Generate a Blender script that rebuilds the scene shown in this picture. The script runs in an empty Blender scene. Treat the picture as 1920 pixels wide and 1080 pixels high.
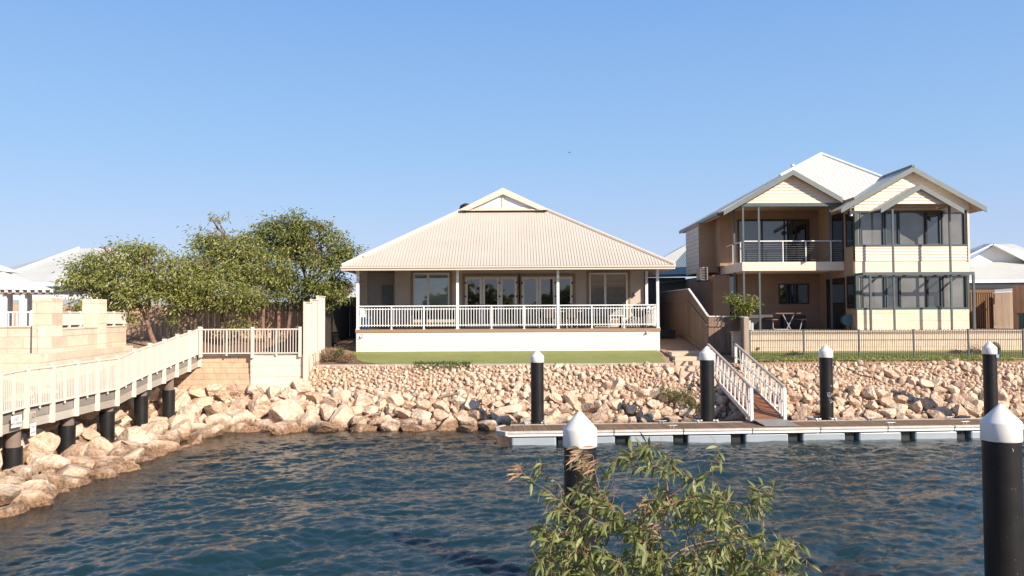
import bpy, bmesh, math, random
import numpy as np
from mathutils import Vector, Matrix
random.seed(7)
SC = bpy.context.scene
COL = SC.collection
# ------------------------------------------------------------------ camera
F = 1500.0; EYE = 3.75
PITCH = math.atan(50/1500); ROLL = -0.005
cam_d = bpy.data.cameras.new('camera'); cam = bpy.data.objects.new('camera', cam_d); COL.objects.link(cam)
cam_d.sensor_width = 36; cam_d.lens = 36*F/1920; cam_d.clip_end = 6000; cam_d.clip_start = .05
RM = Matrix.Rotation(math.pi/2+PITCH, 3, 'X') @ Matrix.Rotation(ROLL, 3, 'Z')
cam.matrix_world = Matrix.Translation((0, 0, EYE)) @ RM.to_4x4()
SC.camera = cam
SC.render.resolution_x = 1024; SC.render.resolution_y = 576
# ------------------------------------------------------------------ light
TOSUN = Vector((.98, -1.0, .80)).normalized()
elev = math.asin(TOSUN.z); azim = math.atan2(TOSUN.x, TOSUN.y)
wd = bpy.data.worlds.new('World'); SC.world = wd; wd.use_nodes = True
nt = wd.node_tree; nt.nodes.clear()
sky = nt.nodes.new('ShaderNodeTexSky'); sky.sky_type = 'NISHITA'; sky.sun_disc = False
sky.sun_elevation = elev; sky.sun_rotation = azim; sky.altitude = 0
sky.air_density = 1.0; sky.dust_density = 0.7; sky.ozone_density = 1.3
bg = nt.nodes.new('ShaderNodeBackground'); bg.inputs[1].default_value = 0.10
tcw = nt.nodes.new('ShaderNodeTexCoord'); sxy = nt.nodes.new('ShaderNodeSeparateXYZ'); nt.links.new(tcw.outputs['Generated'], sxy.inputs[0])
rmp = nt.nodes.new('ShaderNodeValToRGB'); nt.links.new(sxy.outputs[2], rmp.inputs[0]); el_ = rmp.color_ramp.elements
SKYS = [(0, (3.75, 4.5, 5.95)), (.09, (3.15, 4.1, 6.0)), (.19, (2.25, 3.75, 6.0)), (.37, (1.45, 2.90, 5.7)), (.75, (.85, 1.5, 3.0)), (1, (.7, 1.25, 2.5))]
while len(el_) < len(SKYS): el_.new(.5)
for q_, (p_, c_) in zip(el_, SKYS): q_.position = p_; q_.color = (*c_, 1)
mxw = nt.nodes.new('ShaderNodeMix'); mxw.data_type = 'RGBA'; mxw.inputs[0].default_value = .85
wo = nt.nodes.new('ShaderNodeOutputWorld')
nt.links.new(sky.outputs[0], mxw.inputs[6]); nt.links.new(rmp.outputs[0], mxw.inputs[7]); nt.links.new(mxw.outputs[2], bg.inputs[0]); nt.links.new(bg.outputs[0], wo.inputs[0])
sd = bpy.data.lights.new('sun', 'SUN'); sd.energy = 5.0; sd.angle = math.radians(.5); sd.color = (1, .87, .73)
sun = bpy.data.objects.new('sun', sd); COL.objects.link(sun)
sun.rotation_euler = TOSUN.to_track_quat('Z', 'Y').to_euler()
SC.view_settings.view_transform = 'Standard'; SC.view_settings.look = 'None'
SC.view_settings.exposure = 0.62; SC.view_settings.gamma = 1
# ------------------------------------------------------------------ helpers
def ray(px, py):
    return RM @ Vector(((px-960)/F, -(py-540)/F, -1))
def P(px, py, Y):
    d = ray(px, py); t = Y/d.y
    return Vector((d.x*t, Y, EYE+d.z*t))
def G(px, py, z):
    d = ray(px, py); t = (z-EYE)/d.z
    return Vector((d.x*t, d.y*t, z))
def PX(px, Y, py=590): return P(px, py, Y).x
def PZ(py, Y, px=960): return P(px, py, Y).z

def thing(name, label, cat, loc=(0, 0, 0), group=None, kind=None):
    o = bpy.data.objects.new(name, None); COL.objects.link(o); o.location = loc
    o.empty_display_size = .2
    return tag(o, label, cat, group, kind)
def tag(o, label=None, cat=None, group=None, kind=None):
    if label: o['label'] = label
    if cat: o['category'] = cat
    if group: o['group'] = group
    if kind: o['kind'] = kind
    return o
def base_of(o):
    v = Vector((0, 0, 0))
    while o is not None:
        v = v + o.location; o = o.parent
    return v
def copy_tree(o, loc=None, label=None, parent=None):
    c = o.copy(); COL.objects.link(c); c.parent = parent
    if loc is not None: c.location = loc
    if label: c['label'] = label
    for ch in list(o.children): copy_tree(ch, parent=c)
    return c

class MB:
    def __init__(s): s.v = []; s.f = []; s.m = []; s.mi = 0
    def add(s, vs, fs):
        n = len(s.v); s.v.extend([tuple(v) for v in vs])
        for f in fs: s.f.append(tuple(i+n for i in f)); s.m.append(s.mi)
        return s
    def box(s, x0, x1, y0, y1, z0, z1):
        vs = [(x, y, z) for z in (z0, z1) for y in (y0, y1) for x in (x0, x1)]
        return s.add(vs, [(0, 2, 3, 1), (4, 5, 7, 6), (0, 1, 5, 4), (2, 6, 7, 3), (0, 4, 6, 2), (1, 3, 7, 5)])
    def beam(s, p, q, w, h, up=(0, 0, 1)):
        p = Vector(p); q = Vector(q); d = (q-p).normalized(); up = Vector(up)
        a = d.cross(up)
        if a.length < 1e-4: a = d.cross(Vector((0, 1, 0)))
        a.normalize(); b = a.cross(d).normalized()
        vs = []
        for c in (p, q):
            for sb in (-1, 1):
                for sa in (-1, 1): vs.append(c+a*sa*w/2+b*sb*h/2)
        return s.add(vs, [(0, 1, 3, 2), (4, 6, 7, 5), (0, 4, 5, 1), (2, 3, 7, 6), (0, 2, 6, 4), (1, 5, 7, 3)])
    def tube(s, pts, rs, n=8, cap=True):
        pts = [Vector(p) for p in pts]
        if not hasattr(rs, '__len__'): rs = [rs]*len(pts)
        rings = []; prev = None
        for i, p in enumerate(pts):
            d = (pts[min(i+1, len(pts)-1)]-pts[max(i-1, 0)])
            if d.length < 1e-9: d = Vector((0, 0, 1))
            d.normalize()
            if prev is None:
                a = d.cross(Vector((0, 0, 1)))
                if a.length < .1: a = d.cross(Vector((0, 1, 0)))
            else: a = prev-d*prev.dot(d)
            a.normalize(); prev = a; b = d.cross(a)
            rings.append([p+(a*math.cos(t)+b*math.sin(t))*rs[i] for t in [2*math.pi*k/n for k in range(n)]])
        vs = [v for r in rings for v in r]; fs = []
        for i in range(len(pts)-1):
            for k in range(n):
                k2 = (k+1) % n
                fs.append((i*n+k, i*n+k2, (i+1)*n+k2, (i+1)*n+k))
        if cap:
            fs.append(tuple(range(n-1, -1, -1))); L = (len(pts)-1)*n; fs.append(tuple(L+k for k in range(n)))
        return s.add(vs, fs)
    def lathe(s, c, prof, n=32):   # prof list of (r,z)
        c = Vector(c); vs = []; fs = []
        for r, z in prof:
            for k in range(n):
                t = 2*math.pi*k/n; vs.append((c.x+r*math.cos(t), c.y+r*math.sin(t), c.z+z))
        for i in range(len(prof)-1):
            for k in range(n):
                k2 = (k+1) % n; fs.append((i*n+k, i*n+k2, (i+1)*n+k2, (i+1)*n+k))
        fs.append(tuple(range(n-1, -1, -1))); L = (len(prof)-1)*n; fs.append(tuple(L+k for k in range(n)))
        return s.add(vs, fs)
    def poly(s, pts): return s.add(pts, [tuple(range(len(pts)))])
    def slab(s, pts, off):   # polygon extruded by vector off
        off = Vector(off); n = len(pts); a = [Vector(p) for p in pts]; b = [p+off for p in a]
        fs = [tuple(range(n)), tuple(range(2*n-1, n-1, -1))]
        for i in range(n):
            j = (i+1) % n; fs.append((j, i, n+i, n+j))
        return s.add(a+b, fs)
    def build(s, name, mats, parent=None, smooth=False, bevel=0):
        if not isinstance(mats, (list, tuple)): mats = [mats]
        me = bpy.data.meshes.new(name)
        if parent is None:
            a = np.array(s.v); lo = a.min(0); hi = a.max(0)
            base = Vector(((lo[0]+hi[0])/2, (lo[1]+hi[1])/2, lo[2]))
        else: base = base_of(parent)
        vs = [(x-base.x, y-base.y, z-base.z) for x, y, z in s.v]
        me.from_pydata(vs, [], s.f); me.update()
        for m in mats: me.materials.append(m)
        if len(mats) > 1: me.polygons.foreach_set('material_index', s.m)
        bm = bmesh.new(); bm.from_mesh(me); bmesh.ops.recalc_face_normals(bm, faces=bm.faces); bm.to_mesh(me); bm.free()
        if smooth:
            me.polygons.foreach_set('use_smooth', [True]*len(me.polygons))
        o = bpy.data.objects.new(name, me); COL.objects.link(o)
        if parent is None: o.location = base
        else: o.parent = parent
        if smooth == 'auto':
            try: me.set_sharp_from_angle(angle=math.radians(35))
            except Exception: pass
        if bevel:
            b = o.modifiers.new('bevel', 'BEVEL'); b.width = bevel; b.segments = 2; b.limit_method = 'ANGLE'
        return o
def from_np(name, V, Fc, mat, parent=None, smooth=False):
    me = bpy.data.meshes.new(name)
    if parent is None:
        lo = V.min(0); hi = V.max(0); base = np.array([(lo[0]+hi[0])/2, (lo[1]+hi[1])/2, lo[2]])
    else: base = np.array(base_of(parent))
    V = V-base; k = Fc.shape[1]
    me.vertices.add(len(V)); me.vertices.foreach_set('co', V.astype(np.float32).ravel())
    me.loops.add(Fc.size); me.loops.foreach_set('vertex_index', Fc.astype(np.int32).ravel())
    me.polygons.add(len(Fc)); me.polygons.foreach_set('loop_start', np.arange(0, Fc.size, k, dtype=np.int32))
    me.polygons.foreach_set('loop_total', np.full(len(Fc), k, dtype=np.int32))
    if smooth: me.polygons.foreach_set('use_smooth', np.ones(len(Fc), dtype=bool))
    me.update(calc_edges=True); me.validate()
    me.materials.append(mat)
    o = bpy.data.objects.new(name, me); COL.objects.link(o)
    if parent is None: o.location = base
    else: o.parent = parent
    return o
# ------------------------------------------------------------------ materials
def NT(name):
    m = bpy.data.materials.new(name); m.use_nodes = True; t = m.node_tree
    return m, t, t.nodes['Principled BSDF']
def N(t, ty, **kw):
    n = t.nodes.new(ty)
    for k, v in kw.items():
        if k.startswith('i_'): n.inputs[int(k[2:])].default_value = v
        else: setattr(n, k, v)
    return n
def L(t, a, b): t.links.new(a, b)
def c3(c, s=1): return (min(c[0]*s, 1), min(c[1]*s, 1), min(c[2]*s, 1), 1)
def pos(t): return N(t, 'ShaderNodeNewGeometry').outputs['Position']
def noise(t, scale, vec=None, detail=4, rough=.55):
    n = N(t, 'ShaderNodeTexNoise'); n.inputs['Scale'].default_value = scale; n.inputs['Detail'].default_value = detail
    n.inputs['Roughness'].default_value = rough
    L(t, vec if vec is not None else pos(t), n.inputs['Vector']); return n.outputs['Fac']
def ramp(t, fac, stops):
    r = N(t, 'ShaderNodeValToRGB'); e = r.color_ramp.elements
    while len(e) < len(stops): e.new(.5)
    for i, (p, c) in enumerate(stops): e[i].position = p; e[i].color = c if len(c) == 4 else (*c, 1)
    L(t, fac, r.inputs[0]); return r.outputs[0]
def mix(t, fac, a, b, mode='MIX'):
    n = N(t, 'ShaderNodeMix', data_type='RGBA', blend_type=mode)
    for s, v in ((0, fac), (6, a), (7, b)):
        if hasattr(v, 'is_output'): L(t, v, n.inputs[s])
        else: n.inputs[s].default_value = v
    return n.outputs[2]
def math_(t, op, a, b=None, c=None):
    n = N(t, 'ShaderNodeMath', operation=op)
    for i, v in enumerate((a, b, c)):
        if v is None: continue
        if hasattr(v, 'is_output'): L(t, v, n.inputs[i])
        else: n.inputs[i].default_value = v
    return n.outputs[0]
def bump(t, b, h, strength=.3, dist=.01):
    n = N(t, 'ShaderNodeBump'); n.inputs['Strength'].default_value = strength; n.inputs['Distance'].default_value = dist
    L(t, h, n.inputs['Height']); L(t, n.outputs[0], b.inputs['Normal'])
MATS = {}
def mat(name, col, rough=.6, var=.12, vs=3, bs=40, bd=.003, metal=0, ior=1.5, dirt=0):
    if name in MATS: return MATS[name]
    m, t, b = NT(name); b.inputs['Roughness'].default_value = rough; b.inputs['Metallic'].default_value = metal
    b.inputs['IOR'].default_value = ior
    c = ramp(t, noise(t, vs), [(.3, c3(col, 1-var)), (.7, c3(col, 1+var))])
    if dirt:
        c = mix(t, ramp(t, noise(t, 1.3, detail=8, rough=.7), [(.5, (0, 0, 0)), (.75, (dirt, dirt, dirt))]), c, c3((.16, .11, .07)))
    L(t, c, b.inputs['Base Color'])
    if bd: bump(t, b, noise(t, bs), .5, bd)
    MATS[name] = m; return m
def sep(t):
    s = N(t, 'ShaderNodeSeparateXYZ'); L(t, pos(t), s.inputs[0]); return s.outputs
def corrugated(name, col, axis, pitch=.094, rough=.45, amp=.012):
    m, t, b = NT(name); b.inputs['Roughness'].default_value = rough
    x = sep(t)[axis]
    w = math_(t, 'SINE', math_(t, 'MULTIPLY', x, 2*math.pi/pitch))
    c = ramp(t, noise(t, .8), [(.3, c3(col, .95)), (.7, c3(col, 1.04))])
    L(t, c, b.inputs['Base Color']); bump(t, b, w, 1.0, amp); return m
def blocks(name, col, axis, bw, bh, mortar=.012, mcol=None, var=.12, off=.5, bd=.006):
    m, t, b = NT(name); b.inputs['Roughness'].default_value = .85
    s = sep(t); cb = N(t, 'ShaderNodeCombineXYZ'); L(t, s[axis], cb.inputs[0]); L(t, s[2], cb.inputs[1])
    br = N(t, 'ShaderNodeTexBrick'); br.offset = off; L(t, cb.outputs[0], br.inputs['Vector'])
    br.inputs['Scale'].default_value = 1; br.inputs['Brick Width'].default_value = bw; br.inputs['Row Height'].default_value = bh
    br.inputs['Mortar Size'].default_value = mortar; br.inputs['Mortar Smooth'].default_value = .3
    br.inputs['Color1'].default_value = c3(col, 1+var*.6); br.inputs['Color2'].default_value = c3(col, 1-var)
    br.inputs['Mortar'].default_value = c3(mcol or col, .72 if not mcol else 1)
    n = noise(t, 6, detail=8, rough=.65)
    c = mix(t, 1.0, br.outputs[0], ramp(t, n, [(.3, (.86, .84, .80)), (.6, (1, 1, 1))]), 'MULTIPLY')
    c = mix(t, ramp(t, noise(t, .9, detail=6), [(.52, (0, 0, 0)), (.8, (.25, .25, .25))]), c, c3((.30, .2, .12)))
    L(t, c, b.inputs['Base Color'])
    h = math_(t, 'ADD', math_(t, 'MULTIPLY', br.outputs[1], -1.0), math_(t, 'MULTIPLY', noise(t, 30), .5))
    bump(t, b, h, .8, bd); return m
def timber(name, col, axis='Z', board=None, var=.35, rough=.8, bax=0):
    # grain stretched along axis; per-board tint by position
    m, t, b = NT(name); b.inputs['Roughness'].default_value = rough
    mp = N(t, 'ShaderNodeMapping'); L(t, pos(t), mp.inputs[0])
    sc = {'Z': (14, 14, 1.2), 'X': (1.2, 14, 14), 'Y': (14, 1.2, 14)}[axis]; mp.inputs['Scale'].default_value = sc
    n = noise(t, 1.5, mp.outputs[0], 6, .65)
    c = ramp(t, n, [(.25, c3(col, 1-var)), (.75, c3(col, 1+var*.7))])
    isl = N(t, 'ShaderNodeNewGeometry').outputs['Random Per Island']
    c = mix(t, 1.0, c, ramp(t, isl, [(0, (.72, .70, .68)), (1, (1.0, 1.0, 1.0))]), 'MULTIPLY')
    L(t, c, b.inputs['Base Color']); bump(t, b, n, .5, .004); return m
white = mat('white_paint', (.78, .79, .79), .45, .03, 2, 60, .0006)
cream_rail = mat('cream_powdercoat', (.74, .66, .56), .4, .03, 2, 60, .0005)
cream = mat('cream_fascia', (.66, .575, .47), .5, .03, 2, 60, .0006)
render_wall = mat('rendered_wall', (.52, .45, .39), .85, .05, 2, 80, .002)
taupe = mat('taupe_trim', (.30, .22, .15), .7, .06)
frame_grey = mat('door_frame_paint', (.78, .76, .72), .5, .04)
dark = mat('dark_metal', (.02, .02, .022), .45, .1)
teal = mat('teal_frame', (.055, .085, .09), .4, .08)
steelgrey = mat('grey_powdercoat', (.085, .105, .11), .4, .08)
barge_grey = mat('barge_grey_paint', (.155, .175, .172), .5, .06)
galv = mat('galvanised_steel', (.5, .5, .48), .4, .1, 8, 60, .001, metal=.35)
alu = mat('aluminium', (.72, .71, .68), .42, .06, 3, 60, .0006, metal=.25)
concrete = mat('concrete', (.42, .38, .33), .85, .15, 4, 50, .004, dirt=.5)
hdpe = mat('black_sleeve', (.011, .011, .012), .45, .45, 2.5, 20, .001, ior=1.5)
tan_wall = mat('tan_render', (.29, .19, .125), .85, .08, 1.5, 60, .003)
pale_tan = mat('pale_tan_board', (.76, .63, .49), .6, .03, 2, 60, .0006)
soil = mat('mulch', (.17, .10, .065), .95, .45, 18, 25, .03)
paving = mat('paving_pink', (.40, .25, .17), .85, .15, 5, 50, .003)
deck_wood = timber('deck_timber', (.20, .125, .075), 'X')
fascia_wood = timber('fascia_timber', (.36, .24, .16), 'X', var=.15)
red_deck = timber('gangway_timber', (.28, .115, .06), 'X')
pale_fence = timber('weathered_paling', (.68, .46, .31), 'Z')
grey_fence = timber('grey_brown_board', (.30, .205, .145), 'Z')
jetty_wood = timber('jetty_boards', (.22, .14, .085), 'Y')
white_roof_x = corrugated('white_roof_sheet_x', (.52, .53, .50), 0, .2, .45, .004)
white_roof_y = corrugated('white_roof_sheet_y', (.52, .53, .50), 1, .2, .45, .004)
cream_roof_x = mat('cream_roof_sheet_front', (.56, .495, .42), .5, .04, .8, 60, .0005)
cream_roof_y = corrugated('cream_roof_sheet_y', (.56, .495, .42), 1, .125)
blue_roof = corrugated('shade_blue_roof_sheet', (.16, .22, .26), 0, .12)
lime_x = blocks('limestone_block_x', (.80, .65, .50), 0, .95, .35)
lime_y = blocks('limestone_block_y', (.80, .65, .50), 1, .95, .35)
lime_pale = blocks('pale_limestone_block', (.82, .70, .56), 0, .95, .36)
ret_block = blocks('split_face_block', (.52, .335, .205), 0, .42, .2, .008)
def glass(name, base, ior=2.1, rough=.02, blind=None):
    m, t, b = NT(name); b.inputs['Roughness'].default_value = rough; b.inputs['IOR'].default_value = ior
    c = ramp(t, noise(t, .7), [(.35, c3(base, .8)), (.65, c3(base, 1.2))]); L(t, c, b.inputs['Base Color'])
    bump(t, b, noise(t, .9, detail=1), .15, .01); return m
glass_dark = glass('dark_window_glass', (.012, .013, .014))
glass_tint = glass('tinted_window_glass', (.03, .035, .036))
glass_blind = glass('glass_over_blind', (.16, .16, .155), 1.75, .03)
glass_screen = mat('insect_screen', (.19, .175, .16), .5, .1, 1, 90, .001)
def rockmat(name, z0=.62):
    m, t, b = NT(name); b.inputs['Roughness'].default_value = .92
    g = N(t, 'ShaderNodeNewGeometry'); oi = N(t, 'ShaderNodeObjectInfo')
    r = math_(t, 'FRACT', math_(t, 'ADD', g.outputs['Random Per Island'], oi.outputs['Random']))
    n1 = noise(t, 3.2, detail=8, rough=.68); n2 = noise(t, 14, detail=6, rough=.7)
    c = ramp(t, n1, [(.3, (.52, .36, .25)), (.48, (.75, .60, .47)), (.7, (.87, .78, .66))])
    c = mix(t, .75, c, ramp(t, r, [(0, (.70, .60, .52)), (.3, (.94, .84, .74)), (.75, (1, .95, .88)), (1, (1, 1, .97))]), 'MULTIPLY')
    c = mix(t, ramp(t, n2, [(.32, (.6, .6, .6)), (.5, (0, 0, 0))]), c, c3((.30, .17, .10)))
    z = sep(t)[2]
    zz = math_(t, 'ADD', z, math_(t, 'MULTIPLY', math_(t, 'SUBTRACT', noise(t, 1.7, detail=5), .5), .9))
    w1 = ramp(t, zz, [(.12, (.9, .9, .9)), (.34, (0, 0, 0))])
    c = mix(t, w1, c, mix(t, ramp(t, n2, [(.4, (0, 0, 0)), (.6, (1, 1, 1))]), c3((.09, .055, .03)), c3((.34, .19, .10))))
    L(t, c, b.inputs['Base Color'])
    vo = N(t, 'ShaderNodeTexVoronoi'); vo.inputs['Scale'].default_value = 9; L(t, pos(t), vo.inputs['Vector'])
    h = math_(t, 'ADD', math_(t, 'MULTIPLY', n1, 1.2), math_(t, 'ADD', math_(t, 'MULTIPLY', n2, .5), math_(t, 'MULTIPLY', vo.outputs['Distance'], -.25)))
    bump(t, b, h, 1.0, .10); return m
rock_m = rockmat('limestone_rock'); 
def leafmat(name, lo, hi, trans=.3, extra=None):
    m, t, b = NT(name); b.inputs['Roughness'].default_value = .5
    g = N(t, 'ShaderNodeNewGeometry')
    c = ramp(t, g.outputs['Random Per Island'], [(0, lo), (.6, hi), (1, extra or hi)])
    c = mix(t, .35, c, ramp(t, noise(t, 1.2), [(.35, (.6, .62, .55)), (.65, (1, 1, 1))]), 'MULTIPLY')
    L(t, c, b.inputs['Base Color'])
    tr = N(t, 'ShaderNodeBsdfTranslucent'); L(t, c, tr.inputs[0])
    mx = N(t, 'ShaderNodeMixShader'); mx.inputs[0].default_value = trans
    L(t, b.outputs[0], mx.inputs[1]); L(t, tr.outputs[0], mx.inputs[2])
    L(t, mx.outputs[0], t.nodes['Material Output'].inputs[0]); return m
leaf_tree = leafmat('tree_leaf', (.10, .13, .03), (.31, .335, .08), .32, (.46, .44, .18))
leaf_shrub = leafmat('willow_leaf', (.11, .14, .04), (.23, .27, .085), .28, (.33, .35, .14))
leaf_dead = leafmat('dead_leaf', (.30, .17, .09), (.52, .34, .22), .2)
leaf_grass = leafmat('grass_blade', (.18, .22, .05), (.34, .38, .11), .3)
_t = hdpe.node_tree; _b = _t.nodes['Principled BSDF']; _l = _b.inputs['Base Color'].links[0].from_socket; _b.inputs['IOR'].default_value = 1.4; _b.inputs['Roughness'].default_value = .5
_sp = mix(_t, ramp(_t, noise(_t, 22, detail=3), [(.70, (0, 0, 0)), (.76, (.55, .55, .55))]), _l, c3((.16, .15, .14)))
_tz = math_(_t, 'ADD', sep(_t)[2], math_(_t, 'MULTIPLY', noise(_t, 5, detail=6), .5))
_sp = mix(_t, ramp(_t, _tz, [(.40, (.8, .8, .8)), (.62, (0, 0, 0))]), _sp, c3((.085, .065, .04))); L(_t, _sp, _b.inputs['Base Color'])
bark = mat('bark', (.19, .12, .085), .9, .35, 6, 25, .02)
twig_m = mat('twig_bark', (.27, .155, .10), .8, .3, 20, 60, .002)
grass_m, t_, b_ = NT('lawn_grass'); b_.inputs['Roughness'].default_value = .95
_c = ramp(t_, noise(t_, 30, detail=8, rough=.8), [(.3, (.20, .225, .06)), (.7, (.37, .395, .135))])
_c = mix(t_, .75, _c, ramp(t_, noise(t_, .9, detail=8, rough=.7), [(.35, (.72, .78, .6)), (.65, (1.0, .98, .92))]), 'MULTIPLY')
L(t_, _c, b_.inputs['Base Color']); bump(t_, b_, noise(t_, 120, detail=6), 1, .02)
gravel_m, t_, b_ = NT('rubble_ground'); b_.inputs['Roughness'].default_value = .95
vo_ = N(t_, 'ShaderNodeTexVoronoi'); vo_.inputs['Scale'].default_value = 14; L(t_, pos(t_), vo_.inputs['Vector'])
_c = ramp(t_, noise(t_, 9, detail=8, rough=.75), [(.3, (.26, .15, .09)), (.7, (.56, .37, .24))])
z_ = sep(t_)[2]
_c = mix(t_, ramp(t_, z_, [(.25, (.85, .85, .85)), (.6, (0, 0, 0))]), _c, c3((.20, .115, .06)))
L(t_, _c, b_.inputs['Base Color']); bump(t_, b_, math_(t_, 'ADD', noise(t_, 12, detail=8), math_(t_, 'MULTIPLY', vo_.outputs['Distance'], -.6)), 1, .08)
# ------------------------------------------------------------------ ground
SLP = .633
def gz(x, y):
    x = np.asarray(x, float); y = np.asarray(y, float)
    zA = (y-26.8)*SLP; zA = np.where(zA < 0, zA*.6, zA)
    main = np.clip(zA, -3, 1.88)
    main = np.where(y > 29.8, 1.88+(y-29.8)*.068, main)
    main = np.where(y > 34.1, np.minimum(2.17+(y-34.1)*.12, 2.6), main)
    main = np.where((x > 6.2) & (x < 8.0) & (y > 29.0) & (y < 32.2), 1.25+(y-29)*.25, main)
    right = np.clip(zA, -3, 1.92)
    right = np.where(y > 29.8, 1.92+(y-29.8)*.15, right); right = np.where(y > 31.85, 3.0, right)
    r = np.where(x > 9.2, right, main)
    dB = -10.3-x
    zB = np.where(dB < 0, dB*.38, np.where(dB < 1.2, dB*.12, .144+(dB-1.2)*1.0))
    zB = np.where(zB > 1.7, 1.7+(zB-1.7)*.25, zB)
    zB = np.minimum(zB, 2.25)
    lz = np.maximum(np.clip(zA, -3, 1.15), np.clip(zB, -3, 2.25))
    yard = np.clip(2.3+(y-28.9)*.07, 2.3, 2.75)
    lz = np.where((y > 28.85) & (x > -12.9), np.maximum(yard, lz), lz)
    lz = np.where((y > 28.85) & (x <= -12.9), np.clip(2.2+(y-28.9)*.12, 2.2, 2.75), lz)
    r = np.where((x < -7.35) & ~((y > 31.6) & (x > -8.1)), lz, r)
    return r
def gzf(x, y): return float(gz(x, y))
def grid_mesh(name, xs, ys, fn, m, kind='structure', smooth=True):
    Xg, Yg = np.meshgrid(xs, ys); Z = fn(Xg, Yg)
    V = np.stack([Xg.ravel(), Yg.ravel(), Z.ravel()], 1); nx = len(xs); ny = len(ys)
    i, j = np.meshgrid(np.arange(nx-1), np.arange(ny-1)); a = (j*nx+i).ravel()
    Fc = np.stack([a, a+1, a+nx+1, a+nx], 1)
    o = from_np(name, V, Fc, m, smooth=smooth); o['kind'] = kind; return o
rs = np.random.RandomState(3)
xs = np.unique(np.round(np.concatenate([np.arange(-26, 34.01, .25), [-8.11, -8.09, -7.36, -7.34, 9.19, 9.21, -12.89, -12.91]]), 3))
ys = np.unique(np.round(np.concatenate([np.arange(9, 47.01, .25), [28.84, 28.86, 31.84, 31.86]]), 3))
def gnoise(x, y):
    return gz(x, y)+.025*np.sin(x*5.1+y*3.3)*np.sin(x*2.7-y*6.1)*(gz(x, y) < 1.85)
grid_mesh('ground', xs, ys, gnoise, gravel_m)
mb = MB(); mb.poly([(-3000, 46.9, 2.55), (3000, 46.9, 2.55), (3000, 5000, 2.55), (-3000, 5000, 2.55)])
mb.poly([(-3000, 9, 2.2), (-25.9, 9, 2.2), (-25.9, 46.9, 2.2), (-3000, 46.9, 2.2)])
mb.poly([(33.9, 29.8, 2.6), (3000, 29.8, 2.6), (3000, 46.9, 2.6), (33.9, 46.9, 2.6)])
mb.build('far_ground', soil).__setitem__('kind', 'structure')
# near bank on the photographer's side
def gnear(x, y): return np.clip((8.2-y)*.6-.9, -2.5, 2.1)+.03*np.sin(x*4)*np.sin(y*5)
grid_mesh('near_bank', np.arange(-40, 60.1, 1.0), np.arange(-60, 12.1, .6), gnear, gravel_m)
mb = MB(); mb.poly([(-3000, -3000, 1.9), (3000, -3000, 1.9), (3000, -59.5, 1.9), (-3000, -59.5, 1.9)])
mb.build('far_near_ground', soil).__setitem__('kind', 'structure')
# sheets following the ground
def sheet(name, front, back, m, n=40, k=8, lift=.03, kind='structure'):
    # front/back: lists of (x,y), interpolated
    def samp(pl, t):
        s = t*(len(pl)-1); i = min(int(s), len(pl)-2); f = s-i
        return (pl[i][0]*(1-f)+pl[i+1][0]*f, pl[i][1]*(1-f)+pl[i+1][1]*f)
    V = []; 
    for j in range(k+1):
        for i in range(n+1):
            a = samp(front, i/n); b = samp(back, i/n); v = j/k
            x = a[0]*(1-v)+b[0]*v; y = a[1]*(1-v)+b[1]*v
            V.append((x, y, gzf(x, y)+lift))
    a = np.array([j*(n+1)+i for j in range(k) for i in range(n)])
    Fc = np.stack([a, a+1, a+n+2, a+n+1], 1)
    o = from_np(name, np.array(V), Fc, m, smooth=True); o['kind'] = kind; return o
def resample(pl, n=60):
    d = [0]
    for a, b in zip(pl, pl[1:]): d.append(d[-1]+math.dist(a, b))
    return [(float(np.interp(t, d, [p[0] for p in pl])), float(np.interp(t, d, [p[1] for p in pl]))) for t in np.linspace(0, d[-1], n)]
lf = resample([(-6.15, 31.6), (-5.75, 30.7), (-5.1, 30.1), (-4.2, 29.98), (5.75, 29.98)]); lb = resample([(-6.9, 33.9), (-6.6, 34.5), (6.2, 34.5)])
sheet('lawn', lf, lb, grass_m, 59, 10)
sheet('garden_bed', [(-7.3, 29.95), (-5.0, 29.95)], [(-7.3, 32.6), (-6.2, 32.6)], soil, 12, 8, .018)
sheet('side_path', [(-7.8, 32.6), (-6.55, 32.6)], [(-7.9, 42), (-6.0, 42)], paving, 6, 30, .022)
sheet('east_path', [(6.3, 32.4), (7.97, 32.4)], [(6.3, 42), (7.97, 42)], paving, 6, 30, .04)
sheet('grass_strip', [(8.5, 30.0), (34, 30.0)], [(8.5, 31.8), (34, 31.8)], grass_m, 60, 6)
sheet('yard_mulch', [(-14.2, 28.95), (-7.5, 28.95)], [(-14.2, 37.5), (-8.2, 37.5)], soil, 30, 20, .02)
mb = MB(); mb.box(9.3, 33, 32.02, 44, 2.9, 3.03); mb.build('patio', concrete).__setitem__('kind', 'structure')
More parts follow.
